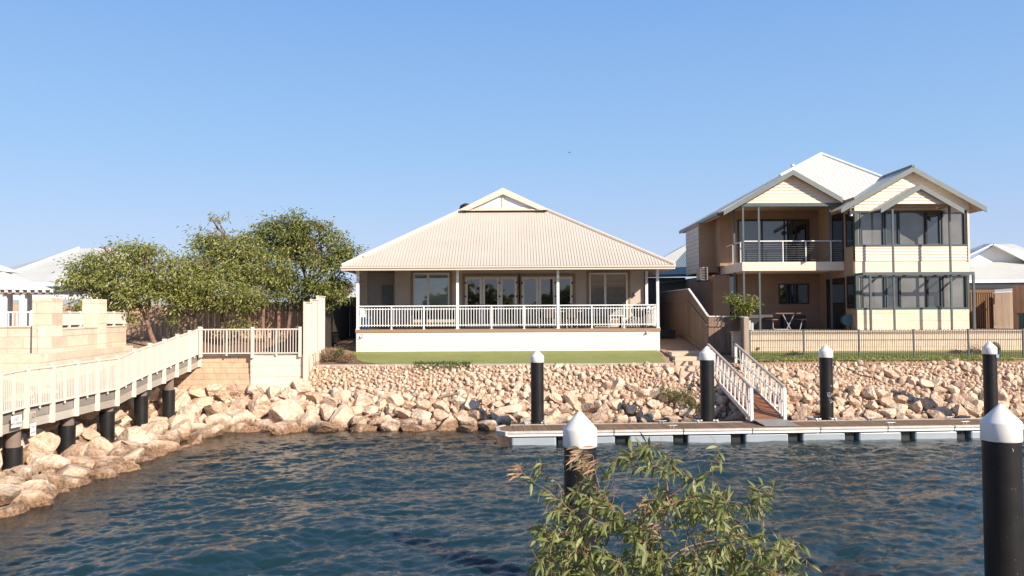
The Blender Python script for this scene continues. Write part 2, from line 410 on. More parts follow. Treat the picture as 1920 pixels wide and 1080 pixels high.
# ------------------------------------------------------------------ water
def ocean(n=512, Lp=24.0, V=2.7, wdir=(-.35, 1.0), rms=.037, chop=1.0, seed=5):
    r = np.random.RandomState(seed); k1 = 2*np.pi*np.fft.fftfreq(n, Lp/n)
    KX, KY = np.meshgrid(k1, k1); K = np.sqrt(KX**2+KY**2); K[0, 0] = 1e-6
    w = np.array(wdir)/np.hypot(*wdir); Lw = V*V/9.81
    cosf = (KX*w[0]+KY*w[1])/K
    Ph = np.exp(-1/(K*Lw)**2)/K**4*(.10+np.abs(cosf)**2.6)*np.exp(-(K*.016)**2)
    # lift short chop a little
    Ph *= (1+(K/3.2)**1.35)
    Ph[0, 0] = 0
    A = (r.randn(n, n)+1j*r.randn(n, n))*np.sqrt(Ph)
    h = np.real(np.fft.ifft2(A)); s = rms/h.std(); A = A*s
    h = np.real(np.fft.ifft2(A))
    # use analytic companion for choppy displacement
    dx = np.real(np.fft.ifft2(-1j*KX/K*A)); dy = np.real(np.fft.ifft2(-1j*KY/K*A))
    return h, dx*chop, dy*chop
n = 512; Lp = 24.0; h, dx, dy = ocean(n, Lp)
cell = Lp/n
ix = np.arange(int(-14/cell), int(24/cell)); iy = np.arange(int(7/cell), int(28.5/cell))
IX, IY = np.meshgrid(ix, iy); hh = h[IY % n, IX % n]; ddx = dx[IY % n, IX % n]; ddy = dy[IY % n, IX % n]
X = IX*cell; Y = IY*cell
shore = np.minimum((X+10.1)/3.0, (27.0-Y)/3.5); att = np.clip(shore, .18, 1)
jet = np.clip(np.abs(Y-(24.3+(X+.2)*.06))/2.5, .35, 1); att = att*np.where(X > -.5, jet, 1)
V = np.stack([(X+ddx*att).ravel(), (Y+ddy*att).ravel(), (hh*att).ravel()], 1)
nx = len(ix); ny = len(iy); i_, j_ = np.meshgrid(np.arange(nx-1), np.arange(ny-1)); a = (j_*nx+i_).ravel()
Fc = np.stack([a, a+1, a+nx+1, a+nx], 1)
wm, t, b = NT('harbour_water'); b.inputs['Roughness'].default_value = .07; b.inputs['IOR'].default_value = 1.48
b.inputs['Base Color'].default_value = (.0085, .031, .038, 1)
g_ = N(t, 'ShaderNodeAttribute'); g_.attribute_name = 'depth'
n1 = noise(t, 3.0, detail=5, rough=.6)
mp = N(t, 'ShaderNodeMapping'); mp.inputs['Scale'].default_value = (5, 11, 6); mp.inputs['Rotation'].default_value = (0, 0, .35); L(t, pos(t), mp.inputs[0])
n2 = noise(t, 1.0, mp.outputs[0], 5, .65)
hb = math_(t, 'ADD', n2, math_(t, 'MULTIPLY', n1, .8))
bp = N(t, 'ShaderNodeBump'); bp.inputs['Strength'].default_value = .8; bp.inputs['Distance'].default_value = .018; L(t, hb, bp.inputs['Height'])
L(t, bp.outputs[0], b.inputs['Normal'])
fr = N(t, 'ShaderNodeFresnel'); fr.inputs[0].default_value = 1.33; L(t, bp.outputs[0], fr.inputs['Normal'])
gl = N(t, 'ShaderNodeBsdfGlossy'); gl.inputs['Roughness'].default_value = .04; L(t, bp.outputs[0], gl.inputs['Normal'])
tp = N(t, 'ShaderNodeBsdfTransparent'); tp.inputs[0].default_value = (.75, .68, .50, 1)
clear = N(t, 'ShaderNodeMixShader'); L(t, fr.outputs[0], clear.inputs[0]); L(t, tp.outputs[0], clear.inputs[1]); L(t, gl.outputs[0], clear.inputs[2])
ms = N(t, 'ShaderNodeMixShader'); L(t, g_.outputs['Fac'], ms.inputs[0]); L(t, clear.outputs[0], ms.inputs[1]); L(t, b.outputs[0], ms.inputs[2])
L(t, ms.outputs[0], t.nodes['Material Output'].inputs[0])
wo_ = from_np('water', V, Fc, wm, smooth=True); wo_['kind'] = 'structure'
dep = np.clip(-gz(X, Y), 0, 3); fac = 1-np.exp(-dep*.75)
at = wo_.data.attributes.new('depth', 'FLOAT', 'POINT'); at.data.foreach_set('value', fac.ravel().astype(np.float32))
# ------------------------------------------------------------------ rocks
def ico(sub):
    bm = bmesh.new(); bmesh.ops.create_icosphere(bm, subdivisions=sub, radius=1)
    v = np.array([x.co[:] for x in bm.verts]); f = np.array([[q.index for q in x.verts] for x in bm.faces]); bm.free(); return v, f
def rock_shape(sub, seed, ncut=24):
    r = np.random.RandomState(seed); v, f = ico(sub); v = v.copy()
    nn = r.randn(ncut, 3); nn /= np.linalg.norm(nn, axis=1)[:, None]; dd = r.uniform(.42, .84, ncut)
    for a, d in zip(nn, dd):
        s = v@a; over = np.clip(s-d, 0, None); v -= over[:, None]*a*.99
    ph = r.uniform(0, 6, 9); fq = r.uniform(2, 5.5, 9)
    w = sum(np.sin(v[:, k % 3]*fq[k]+v[:, (k+1) % 3]*fq[k-1]+ph[k]) for k in range(9))/9
    v *= (1+.11*w)[:, None]
    v /= np.percentile(np.linalg.norm(v, axis=1), 80)
    if sub > 2:
        w2 = sum(np.sin(v[:, k % 3]*fq[k]*3.7+v[:, (k+2) % 3]*fq[k-1]*3.1+ph[k]) for k in range(9))/9
        v *= (1+.055*w2)[:, None]
        w3 = sum(np.sin(v[:, k % 3]*fq[k]*8.1+v[:, (k+1) % 3]*fq[k-2]*7.3+ph[k-3]) for k in range(9))/9
        v *= (1+.028*w3)[:, None]
    v *= r.uniform([.95, .75, .6], [1.3, 1.05, .9])[None, :]
    return v, f
def rotm(r):
    q = r.randn(4); q /= np.linalg.norm(q); w, x, y, z = q
    return np.array([[1-2*(y*y+z*z), 2*(x*y-z*w), 2*(x*z+y*w)], [2*(x*y+z*w), 1-2*(x*x+z*z), 2*(y*z-x*w)], [2*(x*z-y*w), 2*(y*z+x*w), 1-2*(x*x+y*y)]])
def tilt(r, yaw, s=.35):
    a, b_ = r.uniform(-s, s, 2); cz, sz = math.cos(yaw), math.sin(yaw)
    Rz = np.array([[cz, -sz, 0], [sz, cz, 0], [0, 0, 1]]); Rx = np.array([[1, 0, 0], [0, math.cos(a), -math.sin(a)], [0, math.sin(a), math.cos(a)]])
    Ry = np.array([[math.cos(b_), 0, math.sin(b_)], [0, 1, 0], [-math.sin(b_), 0, math.cos(b_)]]); return Rz@Rx@Ry
rr = np.random.RandomState(11)
placed = []   # x,y,r
cellh = {}
def ok(x, y, r, k):
    R = 2
    cx, cy = int(math.floor(x)), int(math.floor(y))
    for i in range(cx-R, cx+R+1):
        for j in range(cy-R, cy+R+1):
            for (a, b_, c) in cellh.get((i, j), ()):
                if (x-a)**2+((y-b_))**2 < ((r+c)*k)**2: return False
    return True
def put(x, y, r): cellh.setdefault((int(math.floor(x)), int(math.floor(y))), []).append((x, y, r)); placed.append((x, y, r))
def zone_left(x, y): return x < -7.45
BP = [(-11.43, 11.15*1500/(960-p)*1.02-.12) for p in (33, 133, 207, 270, 321)]
def inbank(x, y, r=.1):
    if x < -7.45:
        if y > 28.55: return False
        d = max(y-26.8, -10.3-x)
        if any((x-a)**2+(y-b_)**2 < (.27+r*.72)**2 for a, b_ in BP): return False
        return -.75 < d < 3.3 and x > -12.75
    top = 29.7
    if 5.9 < x < 8.3: top = 29.2
    return 26.15 < y < top
def want(x, y):
    # largest rock radius suited to this spot
    if x < -7.45:
        if y < 26 and x > -11.75: return .16, .42
        if y > 27.7: return .16, .30
        return .2, .5
    t = (y-26.8)/3.0
    blend = max(0, min(1, (x+7.5)/4))   # near the left corner boulders are larger at the foot
    lo = .17-.12*t; hi = (.48-.14*blend)*(1-t)**1.25+.10*t
    if t > .5 and x < -2.5: hi *= .72; lo *= .7
    if 1.5 < x < 20 and t > .35: hi += .08*math.sin(x*1.7+y*4)
    return max(lo, .05), max(hi, .09)
big = []
tries = 0
for rad in np.concatenate([np.linspace(.66, .30, 11), np.linspace(.29, .155, 8)]):
    for q in range(1900):
        if q < 1000: x = rr.uniform(-7.5, 24); y = rr.uniform(26.1, 29.8)
        elif q < 1550: x = rr.uniform(-12.8, -9.2); y = rr.uniform(13.5, 28.6)
        else: x = rr.uniform(-11.5, -7.45); y = rr.uniform(26, 28.6)
        if not inbank(x, y, rad): continue
        lo, hi = want(x, y)
        if not (rad <= hi*1.02): continue
        if rad < lo*.8: continue
        if ok(x, y, rad, .74 if rad > .25 else .78): put(x, y, rad)
nbig = len(placed)
# small fill
small = []
for rad, tr in ((.14, 9000), (.11, 10000), (.085, 12000), (.065, 16000), (.048, 26000)):
    for q in range(int(tr*1.15)):
        x = rr.uniform(-12.5, 24); y = rr.uniform(26.2, 29.8)
        if x < -7.45 and y > 28.55: continue
        if not inbank(x, y): continue
        lo, hi = want(x, y)
        if rad > hi*1.02: continue
        if ok(x, y, rad, .72): cellh.setdefault((int(math.floor(x)), int(math.floor(y))), []).append((x, y, rad)); small.append((x, y, rad))
# the 300 that show largest
cand = sorted(range(len(placed)), key=lambda i: -placed[i][2]/placed[i][1])
vis = [i for i in cand if -14 < placed[i][0] < 17.0 and placed[i][1] > 13.5 and abs(placed[i][0]/placed[i][1]) < .66]
bigset = set(vis[:298])
protos = []
for k in range(22):
    v, f = rock_shape(4, 100+k)
    me = bpy.data.meshes.new('rock'); me.from_pydata(v.tolist(), [], f.tolist()); me.update(); me.materials.append(rock_m)
    protos.append(me)
def rock_zone(x, y, r):
    size = 'large' if r > .36 else ('medium' if r > .24 else 'small')
    if x < -7.45:
        if y < 25.5:
            row = 'at the waterline' if x > -10.9 else ('beside the boardwalk' if x > -11.9 else 'beneath the boardwalk')
            seg = 'left of the first pile' if y < 17.7 else ('by the first pile' if y < 19.2 else ('by the second pile' if y < 21.3 else ('by the third pile' if y < 23.3 else 'by the fourth pile')))
            return f'{size} pale boulders {row} {seg}'
        row = 'in the water' if y < 27.0 else 'against the wall'
        seg = 'below the boardwalk end' if x < -11.4 else ('below the split face blocks' if x < -9.4 else 'below the smooth blocks')
        return f'{size} pale boulders {row} {seg}'
    t = (y-26.8)/3.0
    row = 'stained, at waterline' if t < .12 else ('low on bank' if t < .4 else ('mid bank' if t < .75 else 'bank top'))
    segs_ = [(-5.2, 'by the sheet fence'), (-3, 'below the lawn corner'), (-1.2, 'left of the first pile'), (.7, 'near the first pile'), (2.4, 'right of the first pile'), (4.2, 'midway to the second pile'),
             (5.9, 'left of the second pile'), (7.3, 'behind the second pile'), (8.8, 'under the gangway'), (10.3, 'left of the scribbled pile'), (12, 'right of the scribbled pile'), (13.6, 'midway to the last pile'), (15.2, 'left of the last pile'), (99, 'right of the last pile')]
    seg = next(n_ for a_, n_ in segs_ if x < a_)
    return f'{size} rocks {row} {seg}'
ORD = ['leftmost', 'second', 'third', 'fourth', 'fifth', 'sixth', 'seventh', 'eighth', 'ninth', 'tenth', 'eleventh', 'twelfth', 'thirteenth', 'fourteenth', 'fifteenth', 'sixteenth', 'seventeenth', 'eighteenth']
zones = {}
for i in bigset:
    x, y, r_ = placed[i]; zones.setdefault(rock_zone(x, y, r_), []).append(i)
RLAB = {}
for z_n, ids in zones.items():
    ids.sort(key=lambda i: placed[i][0]/placed[i][1])
    for k, i in enumerate(ids):
        RLAB[i] = ('lone one of the ' if len(ids) == 1 else (('leftmost' if k == 0 else (ORD[k]+' from left' if k < 18 else 'rightmost'))+' of the '))+z_n
stuffV = []; stuffF = []; off = 0
def stuff_add(x, y, r, sub, lift=.25):
    global off
    v, f = LIB[sub][rr.randint(len(LIB[sub]))]
    Rm = rotm(rr); s = r*rr.uniform(.9, 1.15)
    vv = (v*s)@Rm.T + np.array([x, y, gzf(x, y)+r*lift])
    stuffV.append(vv); stuffF.append(f+off); off += len(vv)
LIB = {3: [rock_shape(3, 300+k) for k in range(8)], 2: [rock_shape(2, 200+k, 12) for k in range(14)]}
for i, (x, y, r) in enumerate(placed):
    if i in bigset:
        o = bpy.data.objects.new('rock', protos[rr.randint(len(protos))]); COL.objects.link(o)
        zone = x < -7.45
        Rm = tilt(rr, rr.uniform(0, 6.28), .5)
        sc = r*rr.uniform(1.0, 1.22)
        M = Matrix(Rm.tolist()).to_4x4()
        o.matrix_world = Matrix.Translation((x, y, gzf(x, y)+r*(.30 if zone else .34))) @ M @ Matrix.Diagonal((sc, sc*rr.uniform(.85, 1.05), sc*rr.uniform(.95, 1.2), 1))
        tag(o, RLAB[i], 'rock', 'limestone rocks of the bank')
    else: stuff_add(x, y, r, 3)
for (x, y, r) in small: stuff_add(x, y, r, 2)
so = from_np('rubble', np.concatenate(stuffV), np.concatenate(stuffF), rock_m, smooth=False)
tag(so, 'small cream limestone rubble filling the sloping bank between the larger rocks', 'rubble', kind='stuff')
print('ROCKS', nbig, len(bigset), len(small))
# ------------------------------------------------------------------ piles in the water
def pile(px, py_top, Y, dia, label, group, caph=.42, extra=None):
    top = PZ(py_top, Y, px); x = PX(px, Y, py_top); r = dia/2
    o = thing('mooring_pile', label, 'pile', (x, Y, -2), group)
    mb = MB(); mb.lathe((x, Y, 0), [(r, -2), (r, top-caph*.99)], 40); mb.build('black_sleeve', hdpe, o, smooth='auto')
    mb = MB(); rc = r*1.06
    mb.lathe((x, Y, top), [(rc*.97, -caph), (rc, -caph+.015), (rc, -caph*.52), (rc*.975, -caph*.48), (.03, -.012), (.004, 0)], 40)
    mb.build('white_cap', mat('cap_white', (.74, .73, .69), .5, .05, 3, 60, .0006), o, smooth='auto'); return o
pA = pile(1007, 656, 25.35, .41, 'black pile with pointed white cap at the left end of the jetty', 'mooring piles', .39)
pB = pile(1325, 649, 25.2, .44, 'black pile with white cap standing beside the gangway handrail', 'mooring piles', .43)
pC = pile(1548, 646, 25.75, .41, 'black pile with white cap and pale scribbles, right of the gangway', 'mooring piles', .41)
pD = pile(1855, 640, 26.1, .41, 'black pile with white cap and small blue tag at far right of the jetty', 'mooring piles', .41)
pE = pile(1087, 771, 10.85, .435, 'near black pile with white cap behind the leafy shrub', 'mooring piles', .47)
pF = pile(1876, 757, 10.2, .445, 'large near black pile with white cap at the right frame edge', 'mooring piles', .46)
# chalk scribble on pile C and tag on D
def scribble(o, Y, r, strokes, m, w=.012, name='scribble'):
    cx = o.location.x; mb = MB()
    for st in strokes:
        pts = []
        for (a, z) in st:   # a = offset across in m, z world height
            s = max(-.98, min(.98, a/r)); pts.append((cx+a, Y-math.sqrt(max(r*r-a*a, 0))-.004, z))
        mb.tube(pts, w/2, 5)
    return mb.build(name, m, o)
chalk = mat('chalk_mark', (.55, .58, .58), .8, .2)
z0 = PZ(741, 25.5, 1550)
scribble(pC, 25.75, .205, [[(-.06, z0+.07), (.01, z0+.065), (.05, z0+.07)], [(-.04, z0+.06), (-.05, z0), (-.03, z0-.05), (.02, z0-.07), (.05, z0-.04), (.06, z0+.02)],
   [(-.02, z0+.02), (.03, z0+.03)], [(-.03, z0-.02), (.03, z0-.02)], [(.09, z0+.05), (.1, z0-.03)], [(.13, z0+.06), (.1, z0+.01), (.14, z0-.03)],
   [(0, z0-.12), (.01, z0-.2), (.03, z0-.13), (.05, z0-.2)], [(.07, z0-.14), (.08, z0-.2), (.12, z0-.19)], [(.02, z0-.25), (.08, z0-.23), (.13, z0-.2)], [(.06, z0+.28), (.09, z0+.26), (.1, z0+.3), (.07, z0+.31), (.06, z0+.28)]], chalk)
zt = PZ(668, 26, 1868)
mb = MB(); mb.box(pD.location.x+.09, pD.location.x+.17, 26.1-.215, 26.1-.17, zt-.04, zt+.06); mb.build('blue_tag', mat('pale_blue_tag', (.25, .42, .75), .5), pD)
z0 = PZ(838, 10, 1876)
scribble(pF, 10.2, .2225, [[(-.01, z0-.02), (.01, z0-.035), (.0, z0-.06)]], chalk, .008)
# ------------------------------------------------------------------ far jetty
a0 = Vector((-.28, 23.1, 0)); JD = Vector((1, .062, 0)).normalized(); JN = Vector((-JD.y, JD.x, 0))
def J(s, n, z): return a0+JD*s+JN*n+Vector((0, 0, z))
def jbox(mb, s0, s1, n0, n1, z0, z1):
    vs = [J(s, n, z) for z in (z0, z1) for n in (n0, n1) for s in (s0, s1)]
    mb.add(vs, [(0, 2, 3, 1), (4, 5, 7, 6), (0, 1, 5, 4), (2, 6, 7, 3), (0, 4, 6, 2), (1, 3, 7, 5)])
jt = thing('jetty', 'long low floating jetty with brown boards and white rubbing strips below the rock bank', 'jetty', J(0, 0, 0))
JL = 19.5; W = 1.42; ZT = .385
mb = MB(); nb = int(JL/.14)
for i in range(nb):
    s = .35+i*.14
    if s+.13 > JL: break
    jbox(mb, s, s+.132, .16, W-.08, ZT-.035, ZT)
mb.build('deck_boards', jetty_wood, jt)
mb = MB(); jbox(mb, .3, JL, W-.08, W, ZT-.16, ZT+.02); mb.build('rear_edge', concrete, jt)
segs = [0.12]; s = 0.12
while s < JL-2: s += 2.05 if len(segs) > 1 else 3.1; segs.append(min(s, JL))
pale = mat('weathered_white_fender', (.50, .475, .43), .6, .12, 6, 60, .002, dirt=.25)
for a, b_ in zip(segs, segs[1:]):
    mb = MB(); jbox(mb, a+.012, b_-.012, 0, .155, ZT-.075, ZT-.002); mb.build('rubbing_strip', pale, jt, bevel=.02)
    mb = MB(); jbox(mb, a+.012, b_-.012, .02, .10, ZT-.15, ZT-.085)
    k = mb.build('side_beam', white, jt, bevel=.012)
mb = MB()
for (q0, q1) in (((.12, 0), (-.12, .3)), ((-.12, .3), (-.12, W-.3)), ((-.12, W-.3), (.12, W))):
    p = J(*q0, ZT-.06); q = J(*q1, ZT-.06); mb.beam(p, q, .12, .14)
mb.build('end_fender', pale, jt, bevel=.02)
mb = MB(); mb.slab([J(.14, .08, ZT-.03), J(-.06, .33, ZT-.03), J(-.06, W-.33, ZT-.03), J(.14, W-.08, ZT-.03), J(.36, W-.08, ZT-.03), J(.36, .08, ZT-.03)], (0, 0, .02))
mb.build('end_grating', jetty_wood, jt)
flo = mat('blue_grey_float', (.32, .37, .41), .35, .06, 2, 30, .001)
s = .25
while s < JL:
    mb = MB(); jbox(mb, s, s+1.3, .08, W-.14, -.22, ZT-.16); mb.build('float', flo, jt, bevel=.05)
    mb = MB(); jbox(mb, s+1.36, s+1.62, .22, W-.2, -.1, ZT-.16); mb.build('cross_beam', dark, jt)
    s += 1.72
# cleats (things standing on the jetty)
def cleat(s, n, label, i):
    p = J(s, n, ZT); o = thing('mooring_cleat', label, 'cleat', p, 'cleats on the jetty')
    mb = MB()
    for d in (-.045, .045): mb.tube([J(s+d, n, ZT), J(s+d, n, ZT+.07)], .012, 8)
    mb.build('foot', galv, o)
    mb = MB(); mb.tube([J(s-.16, n, ZT+.085), J(s-.08, n, ZT+.08), J(s+.08, n, ZT+.08), J(s+.16, n, ZT+.085)], [.01, .016, .016, .01], 8); mb.build('horn', galv, o, smooth=True)
def s_of(px, Y): return (PX(px, Y)-a0.x)/JD.x
for px, n, lab in ((1253, .3, 'silver cleat on the jetty front edge left of the gangway'), (1238, W-.12, 'silver cleat on the jetty back edge left of the gangway'),
        (1653, .25, 'silver cleat on the front edge, first right of the gangway'), (1622, W-.12, 'silver cleat on the back edge, first right of the gangway'),
        (1790, .25, 'silver cleat on the front edge near the right near pile'), (1767, W-.12, 'silver cleat on the back edge near the right pile')):
    cleat(s_of(px, 23.6+n+.06*s_of(px, 24)), n, lab, 0)
# pile guides
def guide(px, lab):
    s = s_of(px, 25.2); o = thing('pile_guide', lab, 'pile guide', J(s, W, ZT), 'pile guides on the jetty')
    mb = MB()
    for d in (-.3, .3):
        mb.beam(J(s+d, W-.1, ZT+.02), J(s+d, W+.75, ZT+.02), .06, .06)
    mb.beam(J(s-.3, W+.75, ZT+.02), J(s+.3, W+.75, ZT+.02), .06, .06); mb.build('bracket', galv, o)
    for d in (-.3, -.2, .2, .3): mb = MB(); mb.tube([J(s+d-.03, W-.02, ZT+.06), J(s+d+.03, W-.02, ZT+.06)], .03, 10); mb.build('roller', galv, o)
guide(1007, 'small steel roller guide at the foot of the left end pile'); guide(1325, 'small steel roller guide at the foot of the gangway pile')
guide(1549, 'small steel roller guide at the foot of the scribbled pile')
# near jetty, its edge just inside the bottom of the frame
jn = thing('jetty', 'near floating jetty whose pale edge runs along the bottom of the frame', 'jetty', (2, 9.6, 0))
mb = MB(); mb.slab([(-.25, 8.9, .30), (9, 8.1, .30), (9, 9.5, .30), (-.25, 10.42, .30)], (0, 0, .03)); mb.build('deck_boards', jetty_wood, jn)
mb = MB(); mb.beam((-.3, 10.5, .27), (9, 9.6, .27), .16, .12); mb.beam((-.32, 8.9, .27), (-.32, 10.5, .27), .14, .12); mb.build('edge_beam', pale, jn, bevel=.02)
mb = MB()
for s in (0, 1.9, 3.8, 5.7): mb.box(s, s+1.3, 8.9-s*.09, 10.3-s*.09, -.25, .2)
mb.build('float', flo, jn)
# ------------------------------------------------------------------ gangway
gw = thing('gangway', 'aluminium gangway with truss handrails and red brown timber deck leading down to the jetty', 'gangway', (7.85, 24.9, ZT))
xl, xr = 7.36, 8.38; y0, y1 = 24.75, 30.1; zl, zh = .50, 1.62
def gz_(y): return zl+(zh-zl)*(y-y0)/(y1-y0)
mb = MB(); nbd = int((y1-y0)/.11)
for i in range(nbd):
    ya = y0+i*.11; yb = ya+.1
    mb.slab([(xl+.04, ya, gz_(ya)-.03), (xr-.04, ya, gz_(ya)-.03), (xr-.04, yb, gz_(yb)-.03), (xl+.04, yb, gz_(yb)-.03)], (0, 0, .03))
mb.build('timber_deck', red_deck, gw)
for x in (xl, xr):
    rail = MB(); rail.beam((x, y0, gz_(y0)-.03), (x, y1, gz_(y1)-.03), .06, .15); rail.build('bottom_chord', alu, gw)
    mb = MB(); H = .98
    mb.beam((x, y0-.02, gz_(y0)+H), (x, y1, gz_(y1)+H), .07, .06)
    o = mb.build('handrail', mat('dull_aluminium', (.42, .39, .35), .5, .06, 3, 60, .0006), gw)
    mb = MB(); mb.tube([(x, y0, gz_(y0)+.52), (x, y1, gz_(y1)+.52)], .02, 8); mb.build('mid_rail', alu, gw)
    st = .46; npan = int((y1-y0-.3)/st)
    for k in range(npan):
        ya = y0+.25+k*st; yb2 = ya+st*.5; yc = ya+st*.92
        mb = MB(); mb.beam((x, yb2, gz_(yb2)), (x, ya, gz_(ya)+H), .03, .045, (1, 0, 0)); mb.build('truss_upright', white, gw)
        mb = MB(); mb.beam((x, yb2, gz_(yb2)), (x, yc, gz_(yc)+H), .022, .028, (1, 0, 0)); mb.build('truss_diagonal', MATS['dull_aluminium'], gw)
    for yy in (y0, y0+.2):
        mb = MB(); mb.beam((x, yy, gz_(yy)-.05), (x, yy, gz_(yy)+H-.03), .09, .09, (0, 1, 0)); mb.build('end_post', white if yy == y0 else alu, gw)
    mb = MB(); mb.beam((x, y1-.02, gz_(y1)-.05), (x, y1-.02, gz_(y1)+H-.03), .09, .09, (0, 1, 0)); mb.build('end_post', alu, gw)
fl = MB(); fl.slab([(xl+.03, y0-.02, zl-.02), (xr+.02, y0-.02, zl-.02), (xr+.12, y0-.85, ZT+.012), (xl+.13, y0-.85, ZT+.012)], (0, 0, .02))
m, t, b = NT('ribbed_plate'); b.inputs['Metallic'].default_value = .4; b.inputs['Roughness'].default_value = .5; b.inputs['Base Color'].default_value = (.38, .37, .34, 1)
bump(t, b, math_(t, 'SINE', math_(t, 'MULTIPLY', sep(t)[0], 120)), 1, .01)
fl.build('ramp_plate', m, gw)
mb = MB(); mb.box(7.2, 8.55, 29.9, 30.35, 1.35, 1.6); mb.build('landing_block', concrete).__setitem__('label', 'low concrete landing at the top of the gangway'); bpy.data.objects['landing_block']['category'] = 'landing'
# ------------------------------------------------------------------ boardwalk on the left
BX = -11.15
def by(px): return -BX*F/(960-px)
posts = [(2, 697), (53, 688), (101, 683), (146, 677), (185, 672), (222, 668), (253, 655), (282, 645), (309, 637), (333, 628), (356, 621), (375, 614)]
bw = thing('boardwalk', 'raised boardwalk on black piles with cream slatted balustrade sloping up at the left', 'boardwalk', (BX, 22, .5))
PY = []; y_ = by(2)-1.02*4
zt0 = PZ(697, by(2), 2)
for k in range(4): PY.append((y_+k*1.02, zt0-.03*(4-k)))
for px, py in posts:
    Yb = by(px); PY.append((Yb, PZ(py, Yb, px)))
PH = .86; DH = .98
for (Yb, zt) in PY:
    mb = MB(); mb.box(BX-.045, BX+.045, Yb-.045, Yb+.045, zt-DH-.42, zt+.0); mb.box(BX-.055, BX+.055, Yb-.055, Yb+.055, zt, zt+.03); mb.build('post', cream_rail, bw)
for (ya, za), (yb, zb) in zip(PY, PY[1:]):
    za -= .05; zb -= .05
    mb = MB(); p = Vector((BX, ya+.045, za)); q = Vector((BX, yb-.045, zb))
    mb.beam(p, q, .06, .045); mb.beam(p-Vector((0, 0, PH)), q-Vector((0, 0, PH)), .045, .04)
    nbal = 14
    for i in range(1, nbal):
        f_ = i/nbal; c = p.lerp(q, f_); w = .05 if i == nbal//2+0 else .022
        mb.beam(c-Vector((0, 0, PH+(.09 if w > .03 else 0))), c, w*.8, .02, (0, 1, 0))
    mb.build('balustrade_panel', cream_rail, bw)
gb = timber('grey_bearer', (.30, .27, .24), 'Y', var=.2); lb_ = timber('pale_bearer', (.50, .45, .38), 'Y', var=.12)
def zdeck(i): return PY[i][1]-DH
mbd = MB(); mbf = MB(); mbe = MB(); mbf2 = MB(); mbe2 = MB()
for i in range(len(PY)-1):
    (ya, za), (yb, zb) = PY[i], PY[i+1]
    p = Vector((BX-.1, ya, zdeck(i))); q = Vector((BX-.1, yb, zdeck(i+1)))
    mbf.beam(p-Vector((0, 0, .11)), q-Vector((0, 0, .11)), .06, .20); mbe.beam(p-Vector((-.015, 0, .32)), q-Vector((-.015, 0, .32)), .09, .20)
    p2 = p.copy(); q2 = q.copy(); p2.x = q2.x = BX-1.9
    mbf2.beam(p2-Vector((0, 0, .11)), q2-Vector((0, 0, .11)), .06, .20); mbe2.beam(p2-Vector((0, 0, .32)), q2-Vector((0, 0, .32)), .09, .20)
    n_ = 9
    for k in range(n_):
        a = k/n_; b_ = (k+.92)/n_
        mbd.slab([(BX-2.0, ya+(yb-ya)*a, zdeck(i)+(zdeck(i+1)-zdeck(i))*a), (BX-.07, ya+(yb-ya)*a, zdeck(i)+(zdeck(i+1)-zdeck(i))*a),
                  (BX-.07, ya+(yb-ya)*b_, zdeck(i)+(zdeck(i+1)-zdeck(i))*b_), (BX-2.0, ya+(yb-ya)*b_, zdeck(i)+(zdeck(i+1)-zdeck(i))*b_)], (0, 0, .03))
mbd.build('deck_boards', timber('boardwalk_boards', (.24, .19, .15), 'X'), bw); mbf.build('joist_board', gb, bw); mbe.build('edge_bearer', lb_, bw); mbf2.build('joist_board', gb, bw); mbe2.build('edge_bearer', lb_, bw)
# inland balustrade of the boardwalk
bpiles = []
def zat(Yb):
    return float(np.interp(Yb, [a for a, _ in PY], [b for _, b in PY]))-DH
for px in (33, 133, 207, 270, 321):
    Yb = by(px)*1.02
    for xx in (BX-.28, BX-1.75):
        zz = zat(Yb)-.42
        bp_ = MB(); bp_.lathe((xx, Yb, 0), [(.16, -1.2), (.16, zz)], 24); o = bp_.build('pile', mat('treated_log', (.19, .145, .115), .8, .2), bw, smooth='auto')
        bp_ = MB(); bp_.lathe((xx, Yb, 0), [(.2, -1.3), (.2, PZ({33: 838, 133: 797, 207: 771, 270: 742, 321: 731}[px], Yb, px))], 24); s_ = bp_.build('pile_sleeve', hdpe, bw, smooth='auto'); s_.parent = o
        s_.location = (0, 0, 0)
for i in range(0, 6):
    pass
# signs hung on the boardwalk
def text_mb(txt, size, origin, right, up, m, parent, name='lettering', depth=.003):
    cu = bpy.data.curves.new('txt', 'FONT'); cu.body = txt; cu.size = size; cu.align_x = 'CENTER'; cu.extrude = depth
    o = bpy.data.objects.new('txt', cu); COL.objects.link(o)
    bpy.context.view_layer.update(); dg = bpy.context.evaluated_depsgraph_get(); me = bpy.data.meshes.new_from_object(o.evaluated_get(dg))
    bpy.data.objects.remove(o); r = Vector(right).normalized(); u = Vector(up).normalized(); nrm = r.cross(u)
    b0 = base_of(parent)
    for v in me.vertices:
        c = Vector(origin)+r*v.co.x+u*v.co.y+nrm*v.co.z; v.co = c-b0
    me.materials.clear(); me.materials.append(m)
    q = bpy.data.objects.new(name, me); COL.objects.link(q); q.parent = parent; return q
ink = mat('sign_ink', (.22, .23, .24), .6)
sw = mat('sign_white', (.80, .80, .77), .5, .03)
